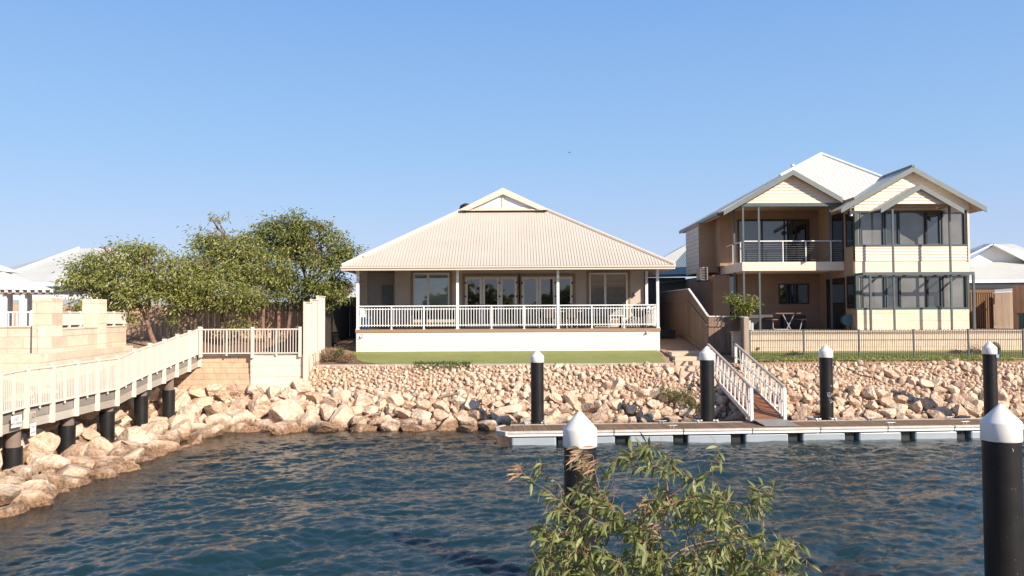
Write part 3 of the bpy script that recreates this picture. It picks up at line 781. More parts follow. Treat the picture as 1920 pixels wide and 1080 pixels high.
def board(name, label, pxs, pys, xoff, rows, m=sw):
    # board facing the water (+X) but turned towards the camera a little
    (x0, x1), (yt, yb) = pxs, pys
    Y0 = -(BX+xoff)*F/(960-x0); Y1 = -(BX+xoff)*F/(960-x1)
    zt = PZ(yt, (Y0+Y1)/2, x0); zb = PZ(yb, (Y0+Y1)/2, x0)
    xx = BX+xoff
    o = thing(name, label, 'sign', (xx, (Y0+Y1)/2, zb))
    mb = MB(); mb.box(xx-.012, xx, Y0, Y1, zb, zt); mb.build('board', m, o)
    for txt, fz, sz in rows:
        text_mb(txt, sz, (xx+.002, (Y0+Y1)/2, zb+(zt-zb)*fz), (0, 1, 0), (0, 0, 1), ink, o)
    return o, xx, Y0, Y1, zb, zt
board('sign', 'white rectangular sign with two lines of lettering on the boardwalk edge', (25, 44), (779, 801), .075, [('NO', .55, .11), ('MOORING', .2, .085)])
o, xx, Y0, Y1, zb, zt = board('sign', 'narrow white sign hanging below the boardwalk edge', (61, 71), (793, 817), .085, [('NO', .62, .075), ('ENTRY', .2, .06)])
o, xx, Y0, Y1, zb, zt = board('sign', 'small grey sign with orange square symbol on the boardwalk edge', (60, 70), (771, 792), .08, [], mat('sign_grey', (.42, .42, .39), .6))
mb = MB(); Ym = (Y0+Y1)/2; hw = (Y1-Y0)*.38; mb.box(xx+.001, xx+.006, Ym-hw, Ym+hw, zb+(zt-zb)*.38, zb+(zt-zb)*.85); mb.build('orange_square', mat('sign_orange', (.62, .33, .15), .6), o)
mb = MB(); mb.tube([(xx+.008, Ym+hw*.6*math.cos(a), zb+(zt-zb)*.62+hw*.6*math.sin(a)) for a in [k*.5 for k in range(13)]], .012, 5); mb.build('ring_symbol', ink, o)
# ------------------------------------------------------------------ end balustrade across (375-565 px)
eb = thing('balustrade', 'cream slatted balustrade across the end of the boardwalk above the block wall', 'balustrade', (-9.2, 28.5, 2.3))
YB = 28.45; ep = [377, 474, 563]; zt = PZ(614, YB, 470)
for px in ep:
    x = PX(px, YB); mb = MB(); mb.box(x-.05, x+.05, YB-.05, YB+.05, zt-1.05 if px != 474 else zt-1.08, zt+.02); mb.build('post', cream_rail, eb)
for a, c in zip(ep, ep[1:]):
    xa, xb = PX(a, YB)+.05, PX(c, YB)-.05; mb = MB()
    mb.box(xa, xb, YB-.025, YB+.025, zt-.09, zt-.045); mb.box(xa, xb, YB-.02, YB+.02, zt-.93, zt-.89)
    n_ = 16
    for i in range(1, n_):
        x = xa+(xb-xa)*i/n_; w = .028 if i == n_//2 else .011; mb.box(x-w, x+w, YB-.012, YB+.012, zt-.89 if w < .02 else zt-1.0, zt-.09)
    mb.build('balustrade_panel', cream_rail, eb)
# retaining walls
rw = MB()
def blockrow(mb, x0, x1, y, z0, z1, bw_, seed=0, d=.3):
    r = random.Random(seed); x = x0-(bw_/2 if seed % 2 else 0)
    while x < x1-.02:
        a, b_ = max(x, x0)+.004, min(x+bw_, x1)-.004; j = r.uniform(-.012, .012)
        if b_-a > .03: mb.box(a, b_, y+j, y+d, z0+.004, z1-.004)
        x += bw_
xa, xb = PX(358, 28.6), PX(471, 28.6)
zt = PZ(669, 28.6, 400); n_ = 8; hgt = .2
for r_ in range(n_):
    off_ = .02*r_; x0_ = xa if r_ < 3 else PX(329, 28.6)
    blockrow(rw, x0_, xb, 28.66-off_, zt-hgt*(r_+1), zt-hgt*r_, .42, r_)
rwall = rw.build('retaining_wall', mat('split_block', (.62, .43, .29), .9, .14, 3.5, 14, .03, dirt=.3)); tag(rwall, 'tan split face block retaining wall under the left half of the end balustrade', 'wall')
rw = MB(); xa2, xb2 = PX(471.5, 28.6), PX(571, 28.6); zt2 = PZ(665, 28.6, 520)
for r_ in range(5): blockrow(rw, xa2, xb2, 28.52+.004*r_, zt2-.39*(r_+1), zt2-.39*r_, .98, r_+3, .4)
wl = rw.build('retaining_wall', mat('pale_smooth_limestone', (.82, .69, .54), .85, .05, 2, 40, .004)); tag(wl, 'smooth pale limestone block wall with wide courses beside the cream sheet fence', 'wall')
mb = MB(); mb.box(xa-.05, xb, 28.58, 29.0, zt+.0, zt+.05); w = mb.build('capping_slab', concrete, None); tag(w, 'thin capping slab along the top of the split face block wall', 'capping')
# ------------------------------------------------------------------ left limestone walls and pillars
lw = thing('limestone_wall', 'stepped limestone block wall with two square pillars behind the boardwalk', 'wall', (-14.3, 26, 2))
Yf = 24.0; x_c = PX(98, Yf); zc = PZ(617, Yf, 98)
mb = MB(); mb.box(-24, PX(62, Yf), Yf+.12, Yf+.5, 1.2, PZ(614, Yf, 40)); mb.build('front_wall', lime_x, lw)
mb = MB(); mb.box(-24, PX(62, Yf), Yf+.08, Yf+.54, PZ(614, Yf, 40), PZ(611.5, Yf, 40)); mb.build('coping', lime_pale, lw)
# long wall running away from the water
p0 = Vector((x_c, Yf, 0)); p1 = Vector((PX(237, 31.2), 31.2, 0)); zf0, zf1 = PZ(618, Yf, 98), PZ(611, 31.2, 237)
mb = MB(); d = (p1-p0).normalized(); nrm = Vector((d.y, -d.x, 0))
mb.slab([p0+Vector((0, 0, 1.0)), p1+Vector((0, 0, 1.6)), p1+Vector((0, 0, zf1)), p0+Vector((0, 0, zf0))], -nrm*.38); mb.build('side_wall', lime_y, lw)
mb = MB(); mb.slab([p0+Vector((0, 0, zf0-.02))+nrm*.02, p1+Vector((0, 0, zf1-.02))+nrm*.02, p1+Vector((0, 0, zf1+.03))+nrm*.02, p0+Vector((0, 0, zf0+.03))+nrm*.02], -nrm*.42); mb.build('coping', lime_pale, lw)
def pillar(px0, px1, Y, pyt, zb):
    xa, xb = PX(px0, Y), PX(px1, Y); w_ = min(.62, xb-xa); zt = PZ(pyt, Y, px0); mb = MB(); mb.box(xb-(xb-xa), xb, Y-.03, Y+.52, zb, zt-.0)
    return mb.build('pillar', lime_x, lw)
pillar(62, 99, Yf, 559, 1.2)
pillar(155, 186, 28.0, 561, 1.8)
# lower plinth wall
mb = MB(); q0 = Vector((PX(75, 22.6), 22.6, 0)); q1 = Vector((PX(250, 30.6), 30.6, 0)); mb.slab([q0+Vector((0, 0, .8)), q1+Vector((0, 0, 1.6)), q1+Vector((0, 0, PZ(648, 30.6, 250))), q0+Vector((0, 0, PZ(664, 22.6, 75)))], Vector((-.3, .05, 0)))
mb.box(-24, q0.x, 22.6, 23.0, .9, PZ(664, 22.6, 40)); mb.build('lower_wall', lime_y, lw)
# fence panels on the wall
def wall_rail(pxa, pya, Ya, pxb, pyb, Yb, h, label, n_mid=2, xin=.15):
    A = P(pxa, pya, Ya); B = P(pxb, pyb, Yb); o = thing('balustrade', label, 'balustrade', (A+B)/2-Vector((0, 0, h)), 'cream balustrades on the limestone wall')
    for i in range(n_mid+1):
        c = A.lerp(B, (i+.3)/(n_mid+.6)); mb = MB(); mb.beam(c-Vector((0, 0, h+.12)), c+Vector((0, 0, .05)), .07, .07, (0, 1, 0)); mb.build('post', cream_rail, o)
    mb = MB(); mb.beam(A, B, .05, .05); mb.beam(A-Vector((0, 0, h)), B-Vector((0, 0, h)), .04, .04); nn = int((B-A).length/.1)
    for i in range(1, nn):
        c = A.lerp(B, i/nn); mb.beam(c-Vector((0, 0, h)), c, .022, .03, (0, 1, 0))
    mb.build('balustrade_panel', cream_rail, o); return o
wall_rail(100, 585, 24.3, 156, 586, 27.9, .40, 'short cream balustrade between the two limestone pillars')
wall_rail(187, 585, 28.5, 238, 587, 31.1, .40, 'short cream balustrade right of the second limestone pillar, under the tree')
# ------------------------------------------------------------------ main house
YD = 34.1; YW = 37.1; YE = 33.55
xL, xR = PX(668, YD), PX(1236.5, YD); zD = PZ(616.5, YD, 950); zE0 = PZ(506, YE, 950); zE1 = PZ(499.5, YE, 950)
mh = thing('beach_house', 'single storey house with cream hip roof and white slatted base facing the lawn', 'house', (0, 37, 2.1))
mb = MB(); zb = 2.0; nb_ = 15; zt = zD-.14; pt = (zt-zb)/nb_
mb.box(xL+.05, xR-.05, YD+.05, 45.9, 1.8, zt-.01); mb.build('base_backing', mat('base_backing', (.25, .23, .21), .8), mh); mb = MB()  # dark backing puts the shade of the slat gaps into its colour
for i in range(nb_):
    mb.box(xL, xR, YD-.012, YD+.035, zb+pt*i+.005, zb+pt*(i+1)-.007)
    mb.box(xL-.012, xL+.035, YD+.036, 46, zb+pt*i+.004, zb+pt*(i+1)-.006); mb.box(xR-.035, xR+.012, YD+.036, 46, zb+pt*i+.004, zb+pt*(i+1)-.006)
mb.build('slatted_base', white, mh)
mb = MB(); mb.box(xL-.03, xR+.03, YD-.04, YD+.0, zD-.14, zD-.004); mb.box(xL-.03, xL, YD+.004, YW, zD-.14, zD-.004); mb.box(xR, xR+.03, YD+.004, YW, zD-.14, zD-.004); mb.build('deck_fascia', fascia_wood, mh)
mb = MB()
y = YD+.005
while y < YW+2.5: mb.box(xL, xR, y, y+.085, zD-.03, zD); y += .09
mb.build('deck_boards', deck_wood, mh)
# posts
ppx = [671, 858, 1046.5, 1233.5]; pxs_ = [PX(p, YD+.05) for p in ppx]
for x in pxs_:
    mb = MB(); mb.box(x-.055, x+.055, YD+.0, YD+.11, zD, zE0+.12); mb.box(x-.085, x+.085, YD-.03, YD+.14, zD, zD+.02); mb.build('verandah_post', white, mh)
mb = MB(); 
mb = MB(); x = PX(1213, YW-.2); mb.box(x-.06, x+.06, YW-.2, YW-.09, zD, zE0+.1); mb.build('verandah_post', white, mh)
# front railing
def rail_bay(xa, xb, y=YD+.055, nsub=3, side=False, ya=None, yb=None):
    zt = PZ(572, YD, 950); mb = MB()
    def bx(mb, a, b_, w, z0, z1):
        if not side: mb.box(a, b_, y-w, y+w, z0, z1)
        else: mb.box(y-w, y+w, a, b_, z0, z1)
    bx(mb, xa, xb, .035, zt-.045, zt); mb.build('top_rail', white, mh)
    mb = MB(); bx(mb, xa, xb, .014, zt-.17, zt-.135); bx(mb, xa, xb, .014, zt-.86, zt-.825); nn = int((xb-xa)/.116)
    for i in range(nn):
        c = xa+(i+.5)*(xb-xa)/nn; bx(mb, c-.013, c+.013, .03, zt-.90, zt-.10)
    mb.build('balusters', white, mh)
    for i in range(1, nsub):
        c = xa+(xb-xa)*i/nsub; mb = MB(); bx(mb, c-.028, c+.028, .04, zD+.01, zt-.046); bx(mb, c-.06, c+.06, .06, zD, zD+.012); mb.build('rail_post', white, mh)
for a, b_ in zip(pxs_, pxs_[1:]): rail_bay(a+.056, b_-.056)
rail_bay(YD+.15, YW-.2, pxs_[0], 2, True); rail_bay(YD+.15, YW-.22, pxs_[3], 2, True)
# walls
zW1 = zE1+.15; wx0, wx1 = PX(740, YW), PX(1208, YW)
mb = MB(); mb.box(wx0, wx1, YW, YW+.2, zD, zW1); mb.box(wx1-.2, wx1, YW+.2, 46, zD, zW1); mb.box(wx0, wx0+.2, YW+.2, YW+2.6, zD, zW1)
mb.box(xL-.45, wx0-.002, YW+1.2, YW+1.4, zD, zW1); mb.box(xL+.15, xL+.35, YW+2.6, 46, zD, zW1); mb.box(xL+.35, wx1-.2, 45.8, 46, zD, zW1)
mb.box(PX(675, YW), PX(690, YW), YW-.25, YW+.05, 2.2, zW1-.02)
mb.build('wall', render_wall, mh)
mb = MB(); mb.box(PX(716, YW+1.2), PX(738, YW+1.2)-.05, YW+1.15, YW+1.199, zD, zD+2.05); o = mb.build('side_door', mat('grey_green_door', (.22, .23, .22), .6), mh)
# soffit
mb = MB(); mb.box(-7.1, 6.75, YE+.12, 46.3, zE1+.02, zE1+.05); mb.build('soffit', mat('soffit_board', (.50, .42, .33), .7, .03), mh)
def trim_frame(mb, x0, x1, z0, z1, w, y0, y1, bottom=True):
    mb.box(x0-w, x0, y0, y1, z0-(w if bottom else 0), z1+w); mb.box(x1, x1+w, y0, y1, z0-(w if bottom else 0), z1+w)
    mb.box(x0, x1, y0, y1, z1, z1+w)
    if bottom: mb.box(x0, x1, y0, y1, z0-w, z0)
def main_window(px0, px1, split, gm, louvre=False):
    x0, x1 = PX(px0+3, YW), PX(px1-3, YW); z1 = PZ(514.5, YW, px0); z0 = zD+.42; xs_ = PX(split, YW)
    mb = MB(); trim_frame(mb, x0-.07, x1+.07, z0-.07, z1+.07, .13, YW-.03, YW-.001); tr = mb.build('window_surround', taupe, mh)
    mb = MB(); trim_frame(mb, x0, x1, z0, z1, .068, YW-.055, YW-.002); mb.box(xs_-.05, xs_+.05, YW-.05, YW-.004, z0, z1); mb.build('window_frame', frame_grey, mh)
    for a, b_ in ((x0, xs_-.05), (xs_+.05, x1)):
        mb = MB()
        if louvre:
            k = 6; hh_ = (z1-z0)/k
            for i in range(k): mb.slab([(a+.01, YW-.012, z0+hh_*i+.012), (b_-.01, YW-.012, z0+hh_*i+.012), (b_-.01, YW-.032, z0+hh_*(i+1)), (a+.01, YW-.032, z0+hh_*(i+1))], (0, .006, 0))
            mb2 = MB(); mb2.box(a, b_, YW-.006, YW-.003, z0, z1); mb2.build('dark_interior', mat('window_interior', (.05, .05, .05), .8), mh)
        else: mb.box(a, b_, YW-.02, YW-.006, z0, z1)
        mb.build('window_pane', gm, mh)
main_window(775, 843, 799+4, glass('verandah_glass', (.16, .22, .21), 2.3, .01)); main_window(1105, 1177, 1135, glass('louvre_glass', (.09, .10, .10), 2.0, .03), True)
# french doors
def french(pxa, pxb, leaves):
    x0, x1 = PX(pxa, YW), PX(pxb, YW); z1 = PZ(518, YW, pxa); 
    mb = MB(); trim_frame(mb, x0, x1, zD, z1, .13, YW-.03, YW-.001, False); mb.build('door_surround', taupe, mh)
    n_ = leaves; w_ = (x1-x0)/n_
    for i in range(n_):
        a, b_ = x0+w_*i+.012, x0+w_*(i+1)-.012
        mb = MB(); s_ = .11; mb.box(a, a+s_, YW-.06, YW-.01, zD+.02, z1-.03); mb.box(b_-s_, b_, YW-.06, YW-.01, zD+.02, z1-.03)
        mb.box(a+s_, b_-s_, YW-.06, YW-.01, z1-.03-s_, z1-.03); mb.box(a+s_, b_-s_, YW-.06, YW-.01, zD+.02, zD+.2)
        d = mb.build('french_door', frame_grey, mh)
        mb = MB(); mb.box(a+s_, b_-s_, YW-.04, YW-.02, zD+.2, z1-.03-s_); mb.build('door_pane', glass_dark, d)
        if i % 2 == 0 or i == n_-1:
            hx = a+.0 if i == 0 else (b_-.0 if i == n_-1 else a)
        mb = MB()
        ex = {0: a-.02, n_-1: b_-.04}.get(i, b_-.03 if i % 2 else a)
        if i in (0, n_-1, n_//2):
            for z in (z1-.35, z1-.98): mb.box(ex-.01, ex+.07, YW-.075, YW-.061, z, z+.08)
            mb.build('hinge', dark, d)
        mb = MB(); mb.box(b_-.06 if i % 2 == 0 else a+.03, b_-.03 if i % 2 == 0 else a+.06, YW-.09, YW-.061, zD+.95, zD+1.1); mb.build('handle', dark, d)
french(872, 970, 3); french(978, 1074, 3)
mb = MB(); mb.box(PX(1188, YW)-.04, PX(1188, YW)+.06, YW-.13, YW-.001, zD+1.42, zD+1.5); mb.tube([(PX(1188, YW)+.02, YW-.1, zD+1.52), (PX(1188, YW)-.04, YW-.1, zD+1.58)], .03, 8); mb.build('wall_lamp', dark, mh)
for px, py in ((679, 630), (1214, 623)):
    p = P(px, py, YD-.04); mb = MB(); mb.tube([p+Vector((0, .03, 0)), p+Vector((0, -.06, 0))], [.05, .06], 12); mb.tube([p+Vector((0, -.05, 0)), p+Vector((-.06, -.1, -.05))], .02, 8); mb.build('garden_tap', galv, mh)
# roof
ex0, ex1 = PX(640, YE, 503), PX(1265, YE, 500); yb_ = 46.8
YH = 38.4; hl, hr = P(865, 395, YH), P(1025, 395, YH+.0); zH = (hl.z+hr.z)/2
eR = zE1+.03
ybk = 42.0; ap = P(943, 354, YH-.3); 
mb = MB(); mb.add([(ex0, YE, eR), (ex1, YE, eR), (hr.x, YH, zH), (hl.x, YH, zH)], [(0, 1, 2, 3)])
x = ex0+.12
while x < ex1-.1:
    f_ = min(1, (x-ex0)/(hl.x-ex0), (ex1-x)/(ex1-hr.x)); mb.beam((x, YE-.02, eR+.006), (x, YE+(YH-YE)*f_, eR+(zH-eR)*f_+.006), .04, .014, (0, 0, 1)); x += .125
mb.build('roof_front', cream_roof_x, mh)
zr = ap.z
mb = MB()
mb.add([(ex0, YE, eR), (hl.x, YH, zH), (hl.x, ybk, zH), (ex0, yb_, eR)], [(0, 1, 2, 3)]); mb.add([(ex1, YE, eR), (hr.x, YH, zH), (hr.x, ybk, zH), (ex1, yb_, eR)], [(0, 3, 2, 1)])
mb.add([(hl.x, YH-.35, zH), (ap.x, YH-.35, zr), (ap.x, ybk+.4, zr), (hl.x, ybk+.4, zH)], [(0, 1, 2, 3)]); mb.add([(hr.x, YH-.35, zH), (ap.x, YH-.35, zr), (ap.x, ybk+.4, zr), (hr.x, ybk+.4, zH)], [(0, 3, 2, 1)])
mb.build('roof_side', cream_roof_y, mh)
mb = MB(); mb.add([(ex0, yb_, eR), (ex1, yb_, eR), (hr.x, ybk, zH), (hl.x, ybk, zH), (ap.x, ybk+.3, zr)], [(0, 1, 2, 3), (3, 2, 4)]); mb.build('roof_back', cream_roof_x, mh)
mb = MB(); mb.box(ex0-.0, ex1+.0, YE-.09, YE+.03, zE0, zE1-.005); mb.box(ex0-.02, ex1+.02, YE-.14, YE-.085, zE1-.05, zE1+.012)
mb.box(ex0-.03, ex0+.05, YE+.03, yb_, zE0+.02, zE1); mb.box(ex1-.05, ex1+.03, YE+.03, yb_, zE0+.02, zE1); mb.build('fascia_gutter', cream, mh)
for e, h_ in (((ex0, YE, eR), (hl.x, YH, zH)), ((ex1, YE, eR), (hr.x, YH, zH))): mb = MB(); mb.tube([Vector(e)+Vector((0, 0, .02)), Vector(h_)+Vector((0, 0, .02))], .09, 8); mb.build('hip_capping', cream, mh)
yg = YH-.4
def V3(x, y, z): return Vector((x, y, z))
mb = MB()
for e in (hl, hr):
    s_ = 1 if e is hr else -1
    a = V3(e.x+s_*.05, yg, zH-.02); b_ = V3(ap.x, yg, zr); d = V3(0, 0, -.27)
    mb.slab([a, b_, b_+d, a+V3(-s_*.42, 0, -.0)], (0, .05, 0))
    mb.slab([a+V3(0, 0, .0), b_+V3(0, 0, .0), b_+V3(0, 0, .035), a+V3(s_*.02, 0, .035)], (0, .35, 0))
mb.build('gable_barge', cream, mh)
mb = MB(); mb.slab([(hl.x+.3, YH-.22, zH+.0), (hr.x-.3, YH-.22, zH+.0), (ap.x, YH-.22, zr-.12)], (0, .05, 0)); mb.build('gable_infill', white, mh)
mb = MB(); mb.box(hl.x+.45, hr.x-.45, YH-.26, YH-.223, zH+.03, zH+.13); mb.box(ap.x-.05, ap.x+.05, YH-.26, YH-.223, zH+.131, zr-.25); mb.box(hl.x+.2, hr.x-.2, YH-.33, YH-.223, zH-.03, zH+.028); mb.build('gable_trim', cream, mh)
v = P(874, 389, 41.5); mb = MB(); mb.lathe((v.x, 41.5, v.z-.35), [(.2, -.4), (.2, .1), (.3, .14), (.36, .3), (.3, .46), (.12, .55), (.01, .57)], 20); o = mb.build('roof_vent', dark, None, smooth='auto'); tag(o, 'dark domed roof ventilator behind the cream gablet', 'roof vent')
# ------------------------------------------------------------------ things on the verandah
wick = mat('dark_wicker', (.05, .035, .028), .7, .3, 30); cush = mat('beige_cushion', (.38, .32, .26), .8, .08)
def box_t(name, label, cat, parts, loc, group=None):
    o = thing(name, label, cat, loc, group)
    for nm, m_, boxes in parts:
        mb = MB()
        for b_ in boxes: mb.box(loc[0]+b_[0], loc[0]+b_[1], loc[1]+b_[2], loc[1]+b_[3], loc[2]+b_[4], loc[2]+b_[5])
        mb.build(nm, m_, o, bevel=.008)
    return o
def vx(px, y): return PX(px, y)
box_t('outdoor_sofa', 'dark wicker sofa with beige cushions behind the railing under the left window', 'sofa',
  [('frame', wick, [(-1.1, 1.1, .45, .6, 0, .78), (-1.1, -.95, -.3, .45, 0, .6), (.95, 1.1, -.3, .45, 0, .6), (-.95, .95, -.3, .45, .05, .26)]),
   ('cushion', cush, [(-.94, -.01, -.32, .4, .265, .40), (.01, .94, -.32, .4, .265, .40)])], (vx(815, 36), 36.1, zD))
box_t('outdoor_table', 'low square table with dark top behind the railing beside the sofa', 'table',
  [('table_top', wick, [(-.4, .4, -.4, .4, .38, .42)]), ('leg', wick, [(-.38, -.32, -.38, -.32, 0, .379), (.32, .38, -.38, -.32, 0, .379), (-.38, -.32, .32, .38, 0, .379), (.32, .38, .32, .38, 0, .379)])], (vx(748, 36), 35.6, zD))
def chair_at(px, y, lab, first=[None]):
    if first[0] is None:
        o = thing('outdoor_chair', lab, 'chair', (vx(px, y), y, zD), 'chairs around the verandah dining table')
        L0 = o.location; 
        def b(mb, *a): mb.box(L0.x+a[0], L0.x+a[1], L0.y+a[2], L0.y+a[3], L0.z+a[4], L0.z+a[5])
        mb = MB(); b(mb, -.24, .24, -.24, .24, .42, .46); mb.build('seat', wick, o)
        mb = MB(); b(mb, -.24, .24, .2, .24, .46, .9); mb.build('backrest', wick, o)
        for sx in (-.24, .2):
            for sy in (-.24, .2):
                mb = MB(); b(mb, sx, sx+.04, sy, sy+.04, 0, .42); mb.build('leg', galv, o)
        first[0] = o; return o
    return copy_tree(first[0], (vx(px, y), y, zD), lab)
box_t('dining_table', 'long outdoor dining table in front of the right french doors', 'table',
  [('table_top', mat('table_grey', (.30, .29, .27), .5), [(-.9, .9, -.45, .45, .71, .75)]), ('leg', dark, [(-.85, -.79, -.4, -.34, 0, .709), (.79, .85, -.4, -.34, 0, .709), (-.85, -.79, .34, .4, 0, .709), (.79, .85, .34, .4, 0, .709)])], (vx(1052, 35.7), 35.8, zD))
chair_at(1030, 35.1, 'dark chair on the water side of the verandah table, the left one'); c = chair_at(1072, 35.1, 'dark chair on the water side of the verandah table, the right one')
c2 = chair_at(1020, 36.4, 'dark chair behind the verandah table, the left one'); c3_ = chair_at(1062, 36.4, 'dark chair behind the verandah table, the right one')
for k in (c2, c3_): k.rotation_euler = (0, 0, 0)
box_t('side_table', 'small white topped table behind the railing under the right window', 'table',
  [('table_top', white, [(-.32, .32, -.3, .3, .52, .55)]), ('leg', white, [(-.3, -.27, -.28, -.25, 0, .519), (.27, .3, -.28, -.25, 0, .519), (-.3, -.27, .25, .28, 0, .519), (.27, .3, .25, .28, 0, .519)])], (vx(1155, 35.4), 35.4, zD))
box_t('bench', 'dark bench seat behind the railing left of the kettle barbecue', 'bench',
  [('seat', wick, [(-.9, .9, -.22, .22, .40, .47)]), ('leg', wick, [(-.85, -.75, -.2, .2, 0, .399), (.75, .85, -.2, .2, 0, .399)]), ('backrest', mat('grey_board', (.3, .3, .29), .6), [(-.9, .9, .22, .26, .5, .8)])], (vx(1130, 36.3), 36.3, zD))
k = thing('kettle_barbecue', 'round black kettle barbecue at the right end of the verandah', 'barbecue', (vx(1199, 35.6), 35.6, zD))
kx, ky, kz = k.location
mb = MB(); mb.lathe((kx, ky, kz), [(.05, .45), (.22, .5), (.33, .62), (.36, .76)], 24); mb.build('bowl', dark, k, smooth='auto')
mb = MB(); mb.lathe((kx, ky, kz), [(.365, .765), (.34, .88), (.24, 1.0), (.1, 1.06), (.01, 1.07)], 24); ld = mb.build('lid', dark, k, smooth='auto')
mb = MB(); mb.tube([(kx-.06, ky, kz+1.06), (kx-.05, ky, kz+1.12), (kx+.05, ky, kz+1.12), (kx+.06, ky, kz+1.06)], .012, 6); h_ = mb.build('handle', deck_wood, k)
for a in (0, 2.1, 4.2):
    mb = MB(); mb.tube([(kx+.15*math.cos(a), ky+.15*math.sin(a), kz+.5), (kx+.3*math.cos(a), ky+.3*math.sin(a), kz)], .014, 6); mb.build('leg', galv, k)
mb = MB(); mb.lathe((kx, ky, kz), [(.12, .2), (.2, .22), (.2, .25), (.12, .27)], 16); mb.build('ash_tray', galv, k)
box_t('storage_box', 'cream slatted storage box in the right corner of the verandah', 'storage box',
  [('body', cream, [(-.22, .22, -.2, .2, .06, .62)]), ('lid', mat('pale_grey_lid', (.55, .57, .56), .5), [(-.24, .24, -.22, .22, .621, .95)]), ('foot', dark, [(-.2, -.14, -.18, .18, 0, .06), (.14, .2, -.18, .18, 0, .06)])], (vx(1223, 35.3)-.02, 35.3, zD))
box_t('blue_crate', 'stack of blue tubs at the left corner behind the verandah railing', 'tub',
  [('tub', mat('blue_plastic', (.06, .14, .28), .5), [(-.18, .18, -.18, .18, 0, .48)]), ('rim', mat('blue_rim', (.15, .3, .45), .5), [(-.2, .2, -.2, .2, .481, .53)])], (vx(685, 35)+.02, 34.9, zD))
# ------------------------------------------------------------------ fences
def paling(name, label, pts, m, w=.15, gap=.006, cap=None, th=.02, facing=-1, group=None, capm=None, alt=0, rails=True):
    # pts: list of (x, y, zbottom, ztop); boards follow the polyline
    o = thing(name, label, 'fence', (pts[0][0], pts[0][1], min(p[2] for p in pts)), group)
    mb = MB(); mc = MB(); mr = MB()
    for a, b_ in zip(pts, pts[1:]):
        A = Vector(a[:2]); B = Vector(b_[:2]); Ln = (B-A).length; n_ = max(1, int(round(Ln/w))); d = (B-A)/Ln; nv = Vector((-d.y, d.x))
        for i in range(n_):
            f0 = (i*w+gap/2)/(n_*w); f1 = ((i+1)*w-gap/2)/(n_*w); p = A.lerp(B, f0); q = A.lerp(B, f1); of = nv*(alt if i % 2 else 0)
            za = a[2]+(b_[2]-a[2])*f0; zb = a[2]+(b_[2]-a[2])*f1; ta = a[3]+(b_[3]-a[3])*f0; tb = a[3]+(b_[3]-a[3])*f1
            p += of; q += of
            mb.slab([(p.x, p.y, za), (q.x, q.y, zb), (q.x, q.y, tb), (p.x, p.y, ta)], (nv.x*th, nv.y*th, 0))
        mc.beam((A.x, A.y, a[3]+.02), (B.x, B.y, b_[3]+.02), .09, .04)
        if rails:
            for fz in (.2, .8):
                mr.beam((A.x+nv.x*(th+.03), A.y+nv.y*(th+.03), a[2]+(a[3]-a[2])*fz), (B.x+nv.x*(th+.03), B.y+nv.y*(th+.03), b_[2]+(b_[3]-b_[2])*fz), .04, .08)
    mb.build('boards', m, o)
    if cap: mc.build('capping', capm or white, o)
    if rails: mr.build('rail', m, o)
    return o
# left brown paling fence behind the trees
zt0, zt1 = PZ(573, 35.2, 240), PZ(564, 35.6, 560)
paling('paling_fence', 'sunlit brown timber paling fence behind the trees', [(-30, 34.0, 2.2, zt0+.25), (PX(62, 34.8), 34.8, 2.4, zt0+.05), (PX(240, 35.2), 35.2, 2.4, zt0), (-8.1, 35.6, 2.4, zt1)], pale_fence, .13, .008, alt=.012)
# cream sheet side fence at the lot line
fx = -7.38; ff = thing('sheet_fence', 'cream ribbed metal sheet fence beside the smooth limestone wall', 'fence', (fx, 29, 1.0))
steps = [(28.42, 29.35, PZ(568, 28.6, 568), .9), (29.35, 30.3, PZ(563, 29.6, 578), 1.5), (30.3, 31.5, PZ(557, 31.3, 605), 1.7)]
sheetm = mat('cream_sheet', (.72, .63, .53), .45, .03)
for (ya, yb, zt, zb) in steps:
    mb = MB(); y = ya
    while y < yb-.01:
        y2 = min(y+.30, yb); mb.slab([(fx, y, zb), (fx, y+.06, zb), (fx+.035, y+.08, zb), (fx+.035, y2-.08, zb), (fx, y2-.06, zb), (fx, y2, zb)], (0, 0, zt-zb)); y = y2
    mb.build('ribbed_sheet', sheetm, ff)
    mb = MB(); mb.box(fx-.035, fx+.055, ya, yb, zt, zt+.035); mb.build('top_channel', cream, ff)
    mb = MB(); mb.box(fx-.03, fx+.045, ya-.03, ya+.03, zb, zt+.04); mb.build('post', cream, ff)
# sheet fence across the left gap, house shade put into its near-black colour
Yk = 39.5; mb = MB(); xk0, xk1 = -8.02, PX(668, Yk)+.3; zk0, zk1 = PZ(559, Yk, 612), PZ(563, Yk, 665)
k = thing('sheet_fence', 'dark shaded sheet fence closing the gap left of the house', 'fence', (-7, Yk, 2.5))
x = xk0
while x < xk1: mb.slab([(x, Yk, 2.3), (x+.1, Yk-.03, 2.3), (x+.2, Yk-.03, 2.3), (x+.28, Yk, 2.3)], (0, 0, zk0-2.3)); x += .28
mb.build('ribbed_sheet', mat('shade_dark_sheet', (.05, .046, .042), .6), k)
mb = MB(); mb.slab([(-7.4, 31.54, 1.9), (-8.02, 34.2, 2.0), (-8.02, 34.2, zk0-.1), (-7.4, 31.54, steps[2][2])], (-.03, 0, 0)); mb.slab([(-8.02, 34.2, 2.0), (-8.02, 39.45, 2.2), (-8.02, 39.45, zk0), (-8.02, 34.2, zk0-.1)], (-.03, 0, 0)); mb.build('side_sheet', MATS['shade_dark_sheet'], k)
mb = MB(); mb.box(xk0, xk1+.2, Yk-.04, Yk+.03, zk0, zk0+.05); mb.build('top_channel', mat('brown_channel', (.25, .16, .1), .5), k)
